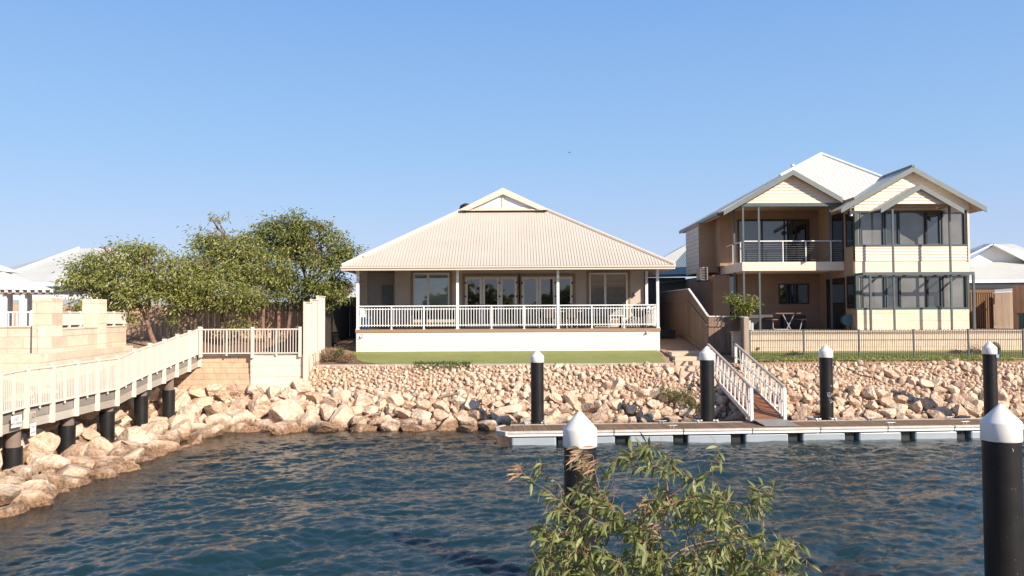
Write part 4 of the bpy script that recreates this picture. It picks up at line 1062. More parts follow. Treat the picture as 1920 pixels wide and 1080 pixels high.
# right side paling fence with white capping
zt = PZ(594, 32.6, 1350); zh_ = PZ(542.5, 36.2, 1290); g_ = 'grey brown board fence with white capping'
fxr = 8.0; 
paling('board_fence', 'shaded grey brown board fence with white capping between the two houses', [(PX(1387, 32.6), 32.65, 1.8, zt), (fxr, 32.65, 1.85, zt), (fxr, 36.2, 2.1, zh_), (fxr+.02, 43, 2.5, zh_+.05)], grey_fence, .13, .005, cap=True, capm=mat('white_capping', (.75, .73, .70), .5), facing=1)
o = thing('fence_section', 'short board fence section and thick post ending at the hoop fence', 'fence', (8.7, 30, 1.7))
xa_ = PX(1387, 32.6); xb_ = PX(1397, 29.9)
mb = MB(); 
for i in range(18):
    f0, f1 = i/18, (i+.94)/18; p = Vector((xa_, 32.62, 0)).lerp(Vector((xb_, 29.95, 0)), f0); q = Vector((xa_, 32.62, 0)).lerp(Vector((xb_, 29.95, 0)), f1)
    mb.slab([(p.x, p.y, 1.6), (q.x, q.y, 1.6), (q.x, q.y, zt-.04), (p.x, p.y, zt-.04)], (.02, .01, 0))
mb.build('boards', grey_fence, o)
mb = MB(); mb.box(xb_-.06, xb_+.12, 29.82, 30.0, 1.5, zt-.02); mb.build('post', timber('fence_post_timber', (.40, .33, .25), 'Z'), o)
mb = MB(); mb.beam((xa_, 32.62, zt), (xb_+.05, 29.85, zt-.02), .12, .04); mb.build('capping', white, o)
# steps beside the fence, rising from the rocks to the path
st = thing('steps', 'cream concrete garden steps between the lawn and the board fence', 'steps', (7, 31, 1.8))
edges = [(29.35, 1.62), (30.0, 1.78), (30.65, 1.93), (31.3, 2.08), (31.95, 2.22)]
for i, (y, z) in enumerate(edges):
    mb = MB(); x0_ = 6.35-.12*max(0, 3-i); mb.box(x0_, fxr-.03-.0*i, y, y+.66 if i < 4 else 33.2, z-.35, z); mb.build('tread', mat('pink_cream_concrete', (.62, .45, .33), .9, .1, 6, 50, .004), st, bevel=.01)
bx_ = box_t('storage_bench', 'low dark box on the path against the board fence', 'box', [('body', dark, [(-.5, .5, -.3, .3, 0, .32)]), ('lid', dark, [(-.52, .52, -.32, .32, .321, .36)])], (7.1, 37.6, gzf(6.95, 37.6)+.04))
mb = MB(); mb.box(6.55, 6.85, 40.5, 40.6, gzf(6.7, 40.5), gzf(6.7, 40.5)+1.0); o = mb.build('meter_box', cream); tag(o, 'narrow pale box standing at the far end of the right hand path', 'box')
# kerb strip in front of lawn
mb = MB(); mb.box(-7.3, 6.0, 29.78, 29.9, 1.6, 1.93); o = mb.build('garden_kerb', concrete); tag(o, 'thin concrete kerb along the front of the lawn above the rocks', 'kerb')
# hoop fence
Yh = 30.3; zt_ = PZ(618.5, Yh, 1600); hx = [PX(p, Yh) for p in (1405, 1506, 1609.5, 1712, 1814.5, 1917)]
hx.append(hx[-1]+hx[-1]-hx[-2]); hf = thing('hoop_fence', 'grey hoop top metal fence along the grass strip behind the rocks', 'fence', (hx[0], Yh, 1.7))
zb_ = PZ(688, Yh, 1600)
for i, x in enumerate(hx):
    mb = MB(); mb.box(x-.03, x+.03, Yh-.03, Yh+.03, zb_-.1, zt_+.02); mb.build('post', steelgrey, hf)
hoop_g = mat('hoop_grey', (.05, .055, .06), .5, .08)
for a, b_ in zip(hx, hx[1:]):
    mb = MB(); n_ = int((b_-a)/.133); w_ = (b_-a)/n_; zr1 = PZ(625.5, Yh, 1600); zr2 = PZ(637.5, Yh, 1600)
    for i in range(n_):
        c = a+w_*(i+.5); q = w_*.26; pts = [(c-q, Yh, zb_+.03), (c-q, Yh, zt_-q)]+[(c-q*math.cos(t), Yh, zt_-q+q*math.sin(t)) for t in (.5, 1.0, 1.57, 2.1, 2.6)]+[(c+q, Yh, zt_-q), (c+q, Yh, zb_+.03)]
        mb.tube(pts, .0105, 5)
    for z in (zr1, zr2, zb_+.06): mb.beam((a, Yh+.0, z), (b_, Yh, z), .03, .03 if z != zr2 else .022)
    mb.build('hoop_panel', hoop_g, hf)
# ------------------------------------------------------------------ right lot retaining wall
mb = MB(); zw = PZ(622.5, 31.8, 1600); mb.box(8.75, 33, 31.8, 32.0, 1.7, zw); o = mb.build('retaining_wall', blocks('limestone_low_wall', (.78, .63, .48), 0, .9, .24, .008, var=.06)); tag(o, 'long cream limestone retaining wall behind the hoop fence', 'wall')
mb = MB(); mb.box(8.72, 33.05, 31.76, 32.05, zw+.001, zw+.05); o = mb.build('wall_coping', mat('coping_stone', (.60, .45, .33), .85, .1, 3)); tag(o, 'cream coping along the top of the long retaining wall', 'coping')
p = P(1421, 653, 31.8); mb = MB(); mb.tube([(p.x, 31.85, p.z), (p.x, 31.74, p.z-.01)], .055, 12); o = mb.build('drain_outlet', mat('rusty', (.18, .08, .04), .8)); tag(o, 'small rusty drain outlet in the retaining wall near the fence post', 'drain')
# ------------------------------------------------------------------ two storey house
rh = thing('two_storey_house', 'two storey cream house with pale roof and grey bargeboards on the right', 'house', (14, 37, 3.03))
z0f = 3.03; zSl1 = PZ(491, 34.6, 1460); zSl0 = PZ(507.5, 34.6, 1460); zB0 = PZ(387, 34.6, 1470); zB1 = PZ(380.5, 34.6, 1470)
YR = 37.4; Yb = 34.6; XW = 14.38; xWr = PX(1815, 33.4, 430); Yw = 33.4
xs0, xs1 = PX(1392, Yb, 500), XW-.0
# slab
mb = MB(); mb.box(xs0, xs1, Yb, YR+2, zSl0, zSl1); mb.build('balcony_slab', pale_tan, rh)
# left body
mb = MB(); xa = 9.35
mb.box(xa+.03, 10.15, 37.3, 46, z0f, zSl0-.05); mb.build('lower_wall', tan_wall, rh)
mb = MB(); zt = PZ(404, 38, 1320); mb.slab([(8.96, 38.2, zSl0+.12), (9.9, 38.2, zSl0+.12), (9.9, 38.2, 8.62), (8.96, 38.2, 8.1)], (0, 2.8, 0))
mb.slab([(9.75, YR+.02, zSl1+.001), (10.2, YR+.02, zSl1+.001), (10.2, YR+.02, 8.78), (9.75, YR+.02, 8.54)], (0, .77, 0))
mb.build('upper_wall', tan_wall, rh)
mb = MB(); cl = MB(); k = 20
for i in range(k):
    za = zSl0+.13+i*.2
    if za > 7.8: break
    cl.slab([(8.935, 38.2, za), (8.935, 41, za), (8.947, 41, za+.19), (8.947, 38.2, za+.19)], (.012, 0, 0))
cl.build('side_cladding', mat('grey_beige_board', (.46, .40, .33), .6), rh)
# recess back walls
mb = MB(); mb.box(10.2, XW, YR, YR+.2, z0f, zSl0-.001); mb.box(10.201, XW, YR, YR+.2, zSl1, zB1+.2); mb.build('recess_wall', tan_wall, rh)
mb = MB(); mb.box(9.8, XW-.01, Yb+.08, YR-.001, zB1+.02, zB1+.06); mb.build('balcony_ceiling', mat('ceiling_tan', (.36, .26, .17), .7), rh)
# wing walls
zc0 = PZ(460, Yw, 1700); zc1 = PZ(396, Yw, 1700); zl0 = PZ(578, Yw, 1700); zl1 = PZ(516, Yw, 1700); zsp = PZ(489, Yw, 1700)
zev = zB1+.0
apx, apz = PX(1712, Yw-.3, 312), PZ(312, Yw-.3, 1712)
mb = MB()
mb.box(XW, XW+.18, Yw+.02, YR+.2, z0f, zc1+.62); mb.build('wing_side_wall', mat('side_tan', (.36, .24, .15), .85, .06, 1.5, 60, .003), rh)
mb = MB(); mb.box(XW+.02, PX(1817, Yw-.0, 600), Yw-.015, Yw+.25, z0f-.1, zl0-.03)
wx = PX(1817, Yw, 600); mb.build('wing_base_wall', blocks('sandstone_block', (.80, .65, .49), 0, .62, .31, .006, var=.06), rh)
mb = MB(); mb.box(XW-.02, xWr-.0, Yw-.0, Yw+.2, zl1+.03, zsp); mb.build('spandrel', mat('smooth_sand', (.80, .66, .51), .8, .03, 2, 60, .001), rh)
mb = MB()
z = zsp
while z < zc0-.04:
    mb.slab([(XW-.02, Yw-.03, z), (xWr, Yw-.03, z), (xWr, Yw-.008, z+.13), (XW-.02, Yw-.008, z+.13)], (0, .03, 0)); z += .133
mb.box(XW-.0, xWr-.005, Yw+.0, Yw+.2, zsp+.0, zc0-.01); mb.build('board_cladding', pale_tan, rh)
mb = MB(); mb.box(XW+.2, xWr-.2, Yw+.3, 46, z0f, zc1+.3); mb.build('wing_core', mat('wing_inside', (.10, .08, .07), .8), rh)
mb = MB(); mb.box(xWr-.18, xWr, Yw+.2, 46, z0f, zl1+.8); mb.box(xWr-.18, xWr, Yw+.2, 46, zl1+.8, zc1+.4); mb.build('wing_right_wall', tan_wall, rh)
mb = MB(); mb.box(xWr-.05, xWr+.04, Yw-.05, Yw+.05, zsp-.02, zc1+.6); mb.build('downpipe', mat('cream_pipe', (.62, .52, .42), .5), rh)
# gable cladding
def gable_clad(x0, x1, xa_, za, zb_, y, pitch=.14, m=pale_tan, name='gable_cladding', core=True):
    mb = MB(); z = zb_
    while z < za-.05:
        f0 = (z-zb_)/(za-zb_); f1 = min((z+pitch-.006-zb_)/(za-zb_), 1); l0 = x0+(xa_-x0)*f0; r0 = x1+(xa_-x1)*f0; l1 = x0+(xa_-x0)*f1; r1 = x1+(xa_-x1)*f1
        mb.slab([(l0, y-.022, z), (r0, y-.022, z), (r1, y-.0, z+pitch-.006), (l1, y-.0, z+pitch-.006)], (0, .03, 0)); z += pitch
    if core: mb.slab([(x0+.02, y+.012, zb_+.002), (x1-.02, y+.012, zb_+.002), (xa_, y+.012, za-.02)], (0, .08, 0))
    return mb.build(name, m, rh)
# wing gable
pit = (apz-PZ(388, Yw-.3, 1850))/(PX(1850, Yw-.3, 388)-apx); xgl, xgr = PX(1577, Yw-.3, 388), PX(1850, Yw-.3, 388)
def rz(x, xa=apx, za=apz, p=pit): return za-abs(x-xa)*p
yg0 = Yw-.32
zroof_off = .2
mb = MB(); z = zc1+.02; pc = .135
while z < apz-.25:
    zz = z+pc-.006; 
    lo = max(XW-.02, apx-(apz-.12-z)/pit); hi = min(xWr, apx+(apz-.12-z)/pit); lo2 = max(XW-.02, apx-(apz-.12-zz)/pit); hi2 = min(xWr, apx+(apz-.12-zz)/pit)
    if hi2 > lo2: mb.slab([(lo, Yw-.028, z), (hi, Yw-.028, z), (hi2, Yw-.006, zz), (lo2, Yw-.006, zz)], (0, .03, 0))
    z += pc
mb.slab([(XW, Yw+.01, zc1+.01), (xWr-.01, Yw+.01, zc1+.01), (xWr-.01, Yw+.01, rz(xWr)-.16), (apx, Yw+.01, apz-.18), (XW, Yw+.01, rz(XW)-.16)], (0, .1, 0)); mb.build('gable_cladding', pale_tan, rh)
def barge(xa, za, xl_, zl_, xr_, zr_, y, h=.22, th=.05, name='bargeboard'):
    for (xe, ze) in ((xl_, zl_), (xr_, zr_)):
        mb = MB(); mb.slab([(xa, y, za), (xe, y, ze), (xe, y, ze-h), (xa, y, za-h)], (0, th, 0)); mb.build(name, barge_grey, rh)
barge(apx, apz, xgl, rz(xgl), xgr, rz(xgr), yg0)
def roof_plane(mb, pts, th=.05): mb.slab(pts, (0, 0, -th))
# roof of wing: ridge along Y
mb = MB(); yM = 35.65
sF = .85; gx_, gz_0 = PX(1487, Yb-.3, 318), PZ(318, Yb-.3, 1487)
Xs_ = (gz_0+.577*gx_-apz+pit*apx)/(.577+pit); zs_ = gz_0-.577*(Xs_-gx_); pkz = P(1540, 289, 37.5).z
roof_plane(mb, [(apx, yg0+.051, apz-.01), (xgl, yg0+.051, rz(xgl)-.01), (xgl, 34.2, rz(xgl)-.01), (Xs_, 34.2, rz(Xs_)-.01), (Xs_, 37.5-(pkz-zs_)/sF, zs_-.01), (apx, 37.5-(pkz-apz)/sF, apz-.01)])
roof_plane(mb, [(apx, yg0+.051, apz-.01), (xgr, yg0+.051, rz(xgr)-.01), (xgr, 44, rz(xgr)-.01), (apx, 44, apz-.01)])
mb.build('wing_roof', white_roof_y, rh)
mb = MB(); mb.slab([(xWr-.1, yg0+.06, rz(xWr-.1)-.1), (xgr-.03, yg0+.06, rz(xgr)-.1), (xgr-.03, 43, rz(xgr)-.1), (xWr-.1, 43, rz(xWr-.1)-.1)], (0, 0, -.03)); mb.slab([(xgl+.03, yg0+.06, rz(xgl)-.1), (apx, yg0+.06, apz-.12), (apx, Yw-.01, apz-.12), (xgl+.03, Yw-.01, rz(xgl)-.1)], (0, 0, -.02)); mb.slab([(xWr-.11, yg0+.06, rz(xWr-.11)-.1), (apx, yg0+.06, apz-.12), (apx, Yw-.03, apz-.12), (xWr-.11, Yw-.03, rz(xWr-.11)-.1)], (0, 0, -.02)); mb.build('eave_lining', mat('eave_lining_tan', (.55, .42, .30), .7), rh)
mb = MB(); mb.tube([(apx, yg0, apz+.02), (apx, 36.5, apz+.02)], .07, 6); mb.build('ridge_cap', barge_grey, rh)
# balcony gable
ygb = Yb-.3; gx, gz0 = PX(1487, ygb, 318), PZ(318, ygb, 1487); pg = .577
glx, grx = PX(1357, ygb, 393), PX(1580, ygb, 372)
def rz2(x): return gz0-abs(x-gx)*pg
barge(gx, gz0, glx, rz2(glx), grx, rz2(grx), ygb)
mb = MB(); 
pk = Vector((14.25, 37.5, gz0+(14.25-gx)*.56)); xel = glx-.06; zel = rz2(glx)
pk.z = P(1540, 289, 37.5).z; pk.x = P(1540, 289, 37.5).x
yback = 42.9
# left plane shared by the balcony gable and main roof
mb.slab([(gx, ygb+.051, gz0-.01), (xel, ygb+.051, zel-.01), (xel-.0, yback, zel-.01), (pk.x, pk.y+.3, pk.z), (pk.x, pk.y, pk.z), (gx, 37.5-(pk.z-gz0)/.85, gz0-.01)], (0, 0, -.05))
# right plane of balcony gable
mb.slab([(gx, ygb+.051, gz0-.01), (grx+.1, ygb+.051, rz2(grx+.1)-.01), (grx+.1, 35.6, rz2(grx+.1)-.01), (gx, 36.6, gz0-.01)], (0, 0, -.05)); mb.build('main_roof_side', white_roof_y, rh)
mb = MB()
sF = .85
def yF(z): return pk.y-(pk.z-z)/sF
Xs = (gz0+.577*gx-apz+pit*apx)/(.577+pit); zs = gz0-.577*(Xs-gx)
hx_ = Vector((apx, yF(apz), apz))
mb.slab([tuple(pk), (gx, yF(gz0), gz0), (Xs, yF(zs), zs), tuple(hx_)], (0, 0, -.03)); mb.build('main_roof_front', white_roof_x, rh)
mb = MB(); mb.slab([tuple(pk), tuple(hx_), (hx_.x+1.6, 36, hx_.z-.9), (hx_.x+2, 42, hx_.z-1.2), (pk.x, pk.y+.5, pk.z)], (0, 0, -.05)); mb.build('main_roof_right', white_roof_y, rh)
mb = MB(); mb.tube([pk+V3(0, 0, .02), hx_+V3(0, 0, .03)], .08, 6); mb.tube([pk+V3(0, 0, .02), (gx, 37.5-(pk.z-gz0)/.85, gz0+.03)], .08, 6); mb.tube([(xel+.02, yback, zel), pk+V3(0, .3, .02)], .07, 6); mb.build('hip_cap', mat('white_cap_sheet', (.72, .73, .7), .5), rh)
mb = MB(); mb.beam((xel-.03, ygb+.6, zel-.07), (xel-.03, yback, zel-.07), .09, .14); mb.build('gutter', steelgrey, rh)
mb = MB(); mb.slab([(xel+.02, 35.5, zel-.1), (9.3, 35.5, zel-.1), (9.3, yback, zel-.1), (xel+.02, yback, zel-.1)], (0, 0, -.02)); mb.build('side_soffit', mat('soffit_tan', (.40, .30, .21), .7), rh)
mb = MB(); mb.slab([(9.6, ygb+.06, rz2(9.6)-.16), (gx, ygb+.06, gz0-.12), (gx, Yb, gz0-.12), (9.6, Yb, rz2(9.6)-.16)], (0, 0, -.02)); mb.slab([(grx+.1, ygb+.06, rz2(grx+.1)-.14), (gx, ygb+.06, gz0-.12), (gx, Yb, gz0-.12), (grx+.1, Yb, rz2(grx+.1)-.14)], (0, 0, -.02)); mb.build('eave_lining', MATS['eave_lining_tan'], rh)
gable_clad(gx-(gz0-.16-zB1)/pg, gx+(gz0-.16-zB1)/pg, gx, gz0-.16, zB1, Yb+.02, .135)
mb = MB(); mb.box(xs0-.03, XW-.02, Yb-.02, Yb+.1, zB0, zB1-.001); mb.box(xs0-.03, xs0+.06, Yb+.1, YR, zB0, zB1-.001); mb.build('balcony_beam', steelgrey, rh)
v = P(1486, 309, 39); mb = MB(); mb.lathe((v.x, 39, v.z-.6), [(.05, 0), (.05, .5), (.09, .52), (.09, .62)], 12); mb.build('flue', white, rh)
# posts
def hpost(px, Y, za, zb_, w=.075, m=steelgrey, nm='balcony_post'):
    x = PX(px, Y); mb = MB(); mb.box(x-w/2, x+w/2, Y-w/2, Y+w/2, za, zb_); mb.build(nm, m, rh)
for px, Y in ((1395.5, Yb+.05), (1425, Yb+.05), (1378.5, 35.9), (1559.5, Yb+.1)):
    Y2 = Y; hpost(px, Y2, zSl1+.001, zB0-.001); hpost(px, Y2, z0f, zSl0-.001)
# balcony railing
zt = PZ(452, Yb, 1460)
mb = MB(); x0 = xs0+.05; mb.tube([(x0, YR-.1, zt), (x0, Yb+.05, zt), (XW-.05, Yb+.05, zt)], .026, 8); 
mb.build('balcony_handrail', alu, rh)
mb = MB(); nw = 8
for i in range(nw):
    z = zSl1+.1+i*(zt-zSl1-.15)/nw; mb.tube([(x0, YR-.1, z), (x0, Yb+.05, z), (XW-.05, Yb+.05, z)], .0035, 4)
mb.build('balcony_wires', mat('wire_steel', (.40, .39, .37), .5, .05), rh)
for px in (1470, 1513, 1560):
    x = PX(px, Yb+.05); mb = MB(); mb.box(x-.02, x+.02, Yb+.03, Yb+.07, zSl1, zt); mb.build('rail_post', alu, rh)
for yy in (35.0, 36.2): mb = MB(); mb.box(x0-.02, x0+.02, yy, yy+.04, zSl1, zt); mb.build('rail_post', alu, rh)
# upper sliding doors in recess
def rwin(pxa, pxb, pya, pyb, Y, mulls, panes, frame=teal, nm='window', fw=.06, d=.05, zlow=None):
    x0, x1 = PX(pxa, Y, (pya+pyb)/2), PX(pxb, Y, (pya+pyb)/2); z1 = PZ(pya, Y, (pxa+pxb)/2); z0 = zlow if zlow is not None else PZ(pyb, Y, (pxa+pxb)/2)
    mb = MB(); mb.box(x0, x0+fw, Y-d, Y-.003, z0, z1); mb.box(x1-fw, x1, Y-d, Y-.003, z0, z1); mb.box(x0+fw, x1-fw, Y-d, Y-.003, z1-fw, z1); mb.box(x0+fw, x1-fw, Y-d, Y-.003, z0, z0+fw)
    ms_ = [PX(p, Y, pya) for p in mulls]
    for m_ in ms_: mb.box(m_-fw/2, m_+fw/2, Y-d, Y-.003, z0+fw, z1-fw)
    f = mb.build(nm, frame, rh); ed = [x0+fw]+sum([[m_-fw/2, m_+fw/2] for m_ in ms_], [])+[x1-fw]
    for i, pm in enumerate(panes):
        mb = MB(); mb.box(ed[2*i], ed[2*i+1], Y-d*.5, Y-.006, z0+fw, z1-fw); mb.build('pane', pm, f)
    return f
dfr = mat('dark_door_frame', (.025, .02, .018), .5)
rwin(1383, 1517, 412, 491, YR, [1428, 1470, 1484], [glass('balcony_glass', (.05, .055, .055), 1.9), MATS_G1 := glass('balcony_glass_b', (.07, .075, .075), 1.9), glass_tint, glass_dark], dfr, 'sliding_door', .07, .05, zSl1+.001)
rwin(1460, 1516, 532, 570, YR, [1488], [glass_dark, glass_dark], dfr, 'window', .05)
rwin(1364, 1382, 512, 615, YR, [], [glass_dark], dfr, 'door', .06, .05, z0f)
# side doors in wing
def sidedoor(ya, yb, za, zb_, nm, label=None):
    mb = MB(); x = XW; f = .06
    mb.box(x-.04, x-.002, ya, ya+f, za, zb_); mb.box(x-.04, x-.002, yb-f, yb, za, zb_); mb.box(x-.04, x-.002, ya+f, yb-f, zb_-f, zb_); fr = mb.build(nm, dfr, rh)
    mb = MB(); mb.box(x-.02, x-.004, ya+f, yb-f, za, zb_-f); mb.build('pane', glass_dark, fr)
sidedoor(34.55, 35.75, zSl1+.001, zSl1+2.15, 'side_door'); sidedoor(34.5, 36.5, z0f, z0f+2.25, 'side_door')
# wing windows with corner return
def band(z0, z1, nm):
    Y = Yw; x0, x1 = XW, xWr; fr = thing  # noqa
    pxs = [1606, 1613, 1656, 1661, 1686, 1737, 1765, 1768, 1809, 1815]
    E = [PX(p, Y, 430) for p in pxs]; E[0] = x0-.02; E[-1] = x1
    fw = .05
    mb = MB(); mb.box(x0-.03, x1, Y-.03, Y+.14, z0-.05, z0+.03); mb.box(x0-.03, x1, Y-.03, Y+.14, z1-.05, z1+.03)
    zz0, zz1 = z0+.03, z1-.05
    mb.box(x0-.02, x0+.12, Y-.02, Y+.12, zz0, zz1); mb.box(x1-.10, x1-.002, Y-.02, Y+.12, zz0, zz1)
    f = mb.build(nm, teal, rh)
    spec = [(1614, 1656, glass_screen, 1), (1662, 1684, glass_tint, 1), (1687, 1735, glass_screen, 0), (1738, 1762, glass_tint, 1), (1768, 1808, glass_screen, 0)]
    for i, (a, b_, gm, inner) in enumerate(spec):
        xa_, xb_ = PX(a, Y, 430), PX(b_, Y, 430); xa_ = max(xa_, x0+.121); xb_ = min(xb_, x1-.101)
        yy = Y+.04 if gm is glass_screen else Y+.07
        t_ = .045
        for xs1 in (xa_-t_, xb_): mb = MB(); mb.box(xs1, xs1+t_, Y-.005, Y+.1, zz0, zz1); mb.build('stile', teal if inner else dfr, f)
        if gm is glass_tint:
            mb = MB(); mb.box(xa_, xb_, Y+.02, Y+.08, zz0, zz0+.05); mb.box(xa_, xb_, Y+.02, Y+.08, zz1-.05, zz1); mb.build('sash', teal, f)
        if gm is glass_screen:
            mb = MB(); mb.box(xa_, xb_, yy+.03, yy+.035, zz0, zz1); mb.build('pane', glass_blind, f)
        else:
            mb = MB(); mb.box(xa_, xb_, yy, yy+.006, zz0+.05, zz1-.05); mb.build('pane', gm, f)
    mb = MB(); mb.box(x0, x1, Y+.12, Y+.2, zz0, zz1); mb.build('inner_shade', mat('shade_grey', (.08, .08, .078), .8), f)
    # side return
    mb = MB(); mb.box(x0-.03, x0-.002, Y+.14, Y+.2, z0, z1); mb.box(x0-.03, x0-.002, Y+.85, Y+.91, z0, z1); mb.box(x0-.03, x0-.002, Y+.2, Y+.85, z0, z0+.05); mb.box(x0-.03, x0-.002, Y+.2, Y+.85, z1-.05, z1); s_ = mb.build('corner_frame', dfr, f)
    mb = MB(); mb.box(x0-.015, x0-.004, Y+.2, Y+.85, z0+.05, z1-.05); mb.build('side_pane', glass_dark, f)
band(zc0, zc1, 'upper_window_band'); band(zl0, zl1, 'lower_window_band')
# awning gable in front
ya_ = 32.15; ax, az = PX(1727, ya_, 345), PZ(345, ya_, 1727); alx, arx = PX(1652, ya_, 390), PX(1808, ya_, 389); pa = (az-PZ(390, ya_, 1652))/(ax-alx)
def rz3(x): return az-abs(x-ax)*pa
barge(ax, az, alx, rz3(alx), arx, rz3(arx), ya_, .2, .04, 'awning_barge')
mb = MB(); mb.slab([(ax, ya_+.041, az-.01), (alx, ya_+.041, rz3(alx)-.01), (alx, Yw-.04, rz3(alx)-.01), (ax, Yw-.04, az-.01)], (0, 0, -.04)); mb.slab([(ax, ya_+.041, az-.01), (arx, ya_+.041, rz3(arx)-.01), (arx, Yw-.04, rz3(arx)-.01), (ax, Yw-.04, az-.01)], (0, 0, -.04)); mb.build('awning_roof', white_roof_y, rh)
zab = PZ(382, ya_+.16, 1725)
gable_clad(ax-(az-.14-zab)/pa, ax+(az-.14-zab)/pa, ax, az-.14, zab, ya_+.16, .13, name='awning_cladding')
yp = 32.55; px1, px2 = PX(1673, yp, 400), PX(1780, yp, 400)
mb = MB(); mb.box(px1-.04, px2+.04, yp-.03, yp+.04, zab-.1, zab-.005); mb.box(px1-.04, px2+.04, ya_+.18, yp-.031, zab-.03, zab-.01); mb.box(px1-.04, px1+.03, yp+.04, Yw-.05, zab-.1, zab-.005); mb.box(px2-.03, px2+.04, yp+.04, Yw-.05, zab-.1, zab-.005)
mb.box(px1+.04, px2-.04, yp+.05, Yw-.06, zab-.03, zab-.01); mb.build('awning_beam', mat('eave_brown', (.33, .24, .17), .7), rh)
for x in (px1, px2):
    mb = MB(); mb.box(x-.035, x+.035, yp-.035, yp+.035, z0f-.05, zab-.1); mb.build('awning_post', steelgrey, rh)
# pergola
zp1 = PZ(510, 32.45, 1720); zp0 = zp1-.12; yq = 32.45; q1, q2 = PX(1632, yq, 560), PX(1826, yq, 560)
pg_ = thing('pergola', 'thin grey steel pergola frame in front of the lower window band', 'pergola', ((q1+q2)/2, yq, z0f))
mb = MB(); mb.box(q1-.3, q2+.04, yq-.03, yq+.03, zp0, zp1); mb.build('front_beam', steelgrey, pg_)
for x in (q1-.25, q1+.9, px1+.9, px2-.15, px2+.3, q2):
    if x < xWr-.05: mb = MB(); mb.box(x-.02, x+.02, yq+.031, Yw-.04, zp0+.02, zp1-.01); mb.build('rafter', steelgrey, pg_)
for x in (q1, q2):
    mb = MB(); mb.box(x-.04, x+.04, yq-.04, yq+.04, z0f-.05, zp0-.001); mb.build('post', steelgrey, pg_)
# wall lights / air conditioner
mb = MB(); c = P(1595, 398, 33.3); mb.box(c.x-.12, c.x+.1, 33.15, 33.35, c.z-.12, c.z+.06); lt = mb.build('floodlight', dark, rh, bevel=.02)
mb = MB(); mb.tube([(c.x-.02, 33.25, c.z+.07), (c.x, 33.25, c.z+.2), (c.x+.15, 33.35, c.z+.2)], .015, 6); mb.tube([(c.x-.02, 33.2, c.z-.1), (c.x-.02, 33.2, c.z-.17)], .06, 10); mb.build('lamp_arm', alu, lt)
c = P(1327, 512, 37.2); mb = MB(); mb.box(c.x-.32, c.x+.02, 37.25, 38.1, c.z-.3, c.z+.28); o = mb.build('air_conditioner', mat('ac_beige', (.35, .30, .24), .6)); tag(o, 'boxy air conditioner unit hanging on the wall under the upper storey overhang', 'air conditioner')
mb = MB()
for i in range(7): mb.box(c.x-.29, c.x-.01, 37.225, 37.249, c.z-.26+i*.075, c.z-.22+i*.075)
mb.build('grille', dark, o)
mb = MB(); mb.box(c.x-.36, c.x+.12, 37.2, 38.1, c.z-.37, c.z-.31); mb.build('bracket', dark, o)
# patio furniture
t_ = thing('picnic_table', 'picnic table with red brown top and white crossed legs on the shaded patio', 'table', (PX(1473, 35.2), 35.2, z0f))
tx, ty = t_.location.x, 35.2; redw = timber('table_timber', (.30, .13, .06), 'X')
mb = MB(); 
for i in range(5): mb.box(tx-.55, tx+.55, ty-.35+i*.14, ty-.23+i*.14, z0f+.7, z0f+.74)
mb.build('table_top', redw, t_)
for s_ in (-1, 1):
    mb = MB(); mb.box(tx+s_*.62-.12, tx+s_*.62+.12, ty-.5, ty+.5, z0f+.43, z0f+.47); mb.build('bench_seat', redw, t_)
mb = MB(); mb.tube([(tx-.25, ty-.36, z0f+.68), (tx+.1, ty-.36, z0f)], .02, 6); mb.tube([(tx+.25, ty-.36, z0f+.68), (tx-.1, ty-.36, z0f)], .02, 6); mb.tube([(tx-.66, ty-.3, z0f+.4), (tx-.66, ty-.32, z0f+.06), (tx-.55, ty-.34, z0f+.02), (tx+.0, ty-.34, z0f+.02)], .02, 6); mb.tube([(tx+.62, ty-.3, z0f+.43), (tx+.5, ty-.34, z0f+.02)], .02, 6); mb.build('leg', mat('dull_steel', (.33, .33, .32), .5), t_)
bq = box_t('cabinet', 'dark cabinet standing on the patio behind the picnic table', 'cabinet', [('body', dark, [(-.5, .5, -.2, .25, .06, .62)]), ('foot', dfr, [(-.45, -.35, -.15, .2, 0, .059), (.35, .45, -.15, .2, 0, .059)])], (PX(1487, 36.6), 36.6, z0f))
w = thing('hose_reel', 'round teal hose reel standing at the right end of the patio', 'hose reel', (PX(1589, 33.9), 33.95, z0f))
wx_, wy = w.location.x, 33.95; mb = MB(); c = V3(wx_, wy, z0f+.42)
mb.tube([c+V3(0, -.12, 0), c+V3(0, -.1, 0)], .24, 20); mb.tube([c+V3(0, .1, 0), c+V3(0, .12, 0)], .24, 20); mb.build('wheel', mat('teal_plastic', (.05, .13, .15), .5), w)
mb = MB(); mb.tube([c+V3(.18*math.cos(a), -.09+.18*a/25, .18*math.sin(a)) for a in [k*.5 for k in range(50)]], .02, 5); mb.build('hose', mat('dark_green_hose', (.05, .12, .06), .5), w)
mb = MB(); mb.beam(c+V3(-.15, 0, -.42), c, .03, .03); mb.beam(c+V3(.15, 0, -.42), c, .03, .03); mb.build('stand', dark, w)
sp = box_t('spa_tub', 'dark rounded tub cover standing at the left of the shaded patio', 'tub', [('body', dark, [(-.5, .5, -.4, .4, 0, .5)]), ('cover', mat('grey_cover', (.08, .08, .075), .7), [(-.53, .53, -.43, .43, .501, .66)])], (PX(1424, 36), 36.2, z0f))
for i, (px, hh_) in enumerate(((1404, .42), (1409, .33))):
    x = PX(px, 32.3); mb = MB(); mb.box(x-.05, x+.05, 32.2, 32.34, zw+.05, zw+.05+hh_); o = mb.build('grey_block', galv, None, bevel=.01); tag(o, ['taller', 'shorter'][i]+' grey upright box beside the potted shrub on the wall', 'box')
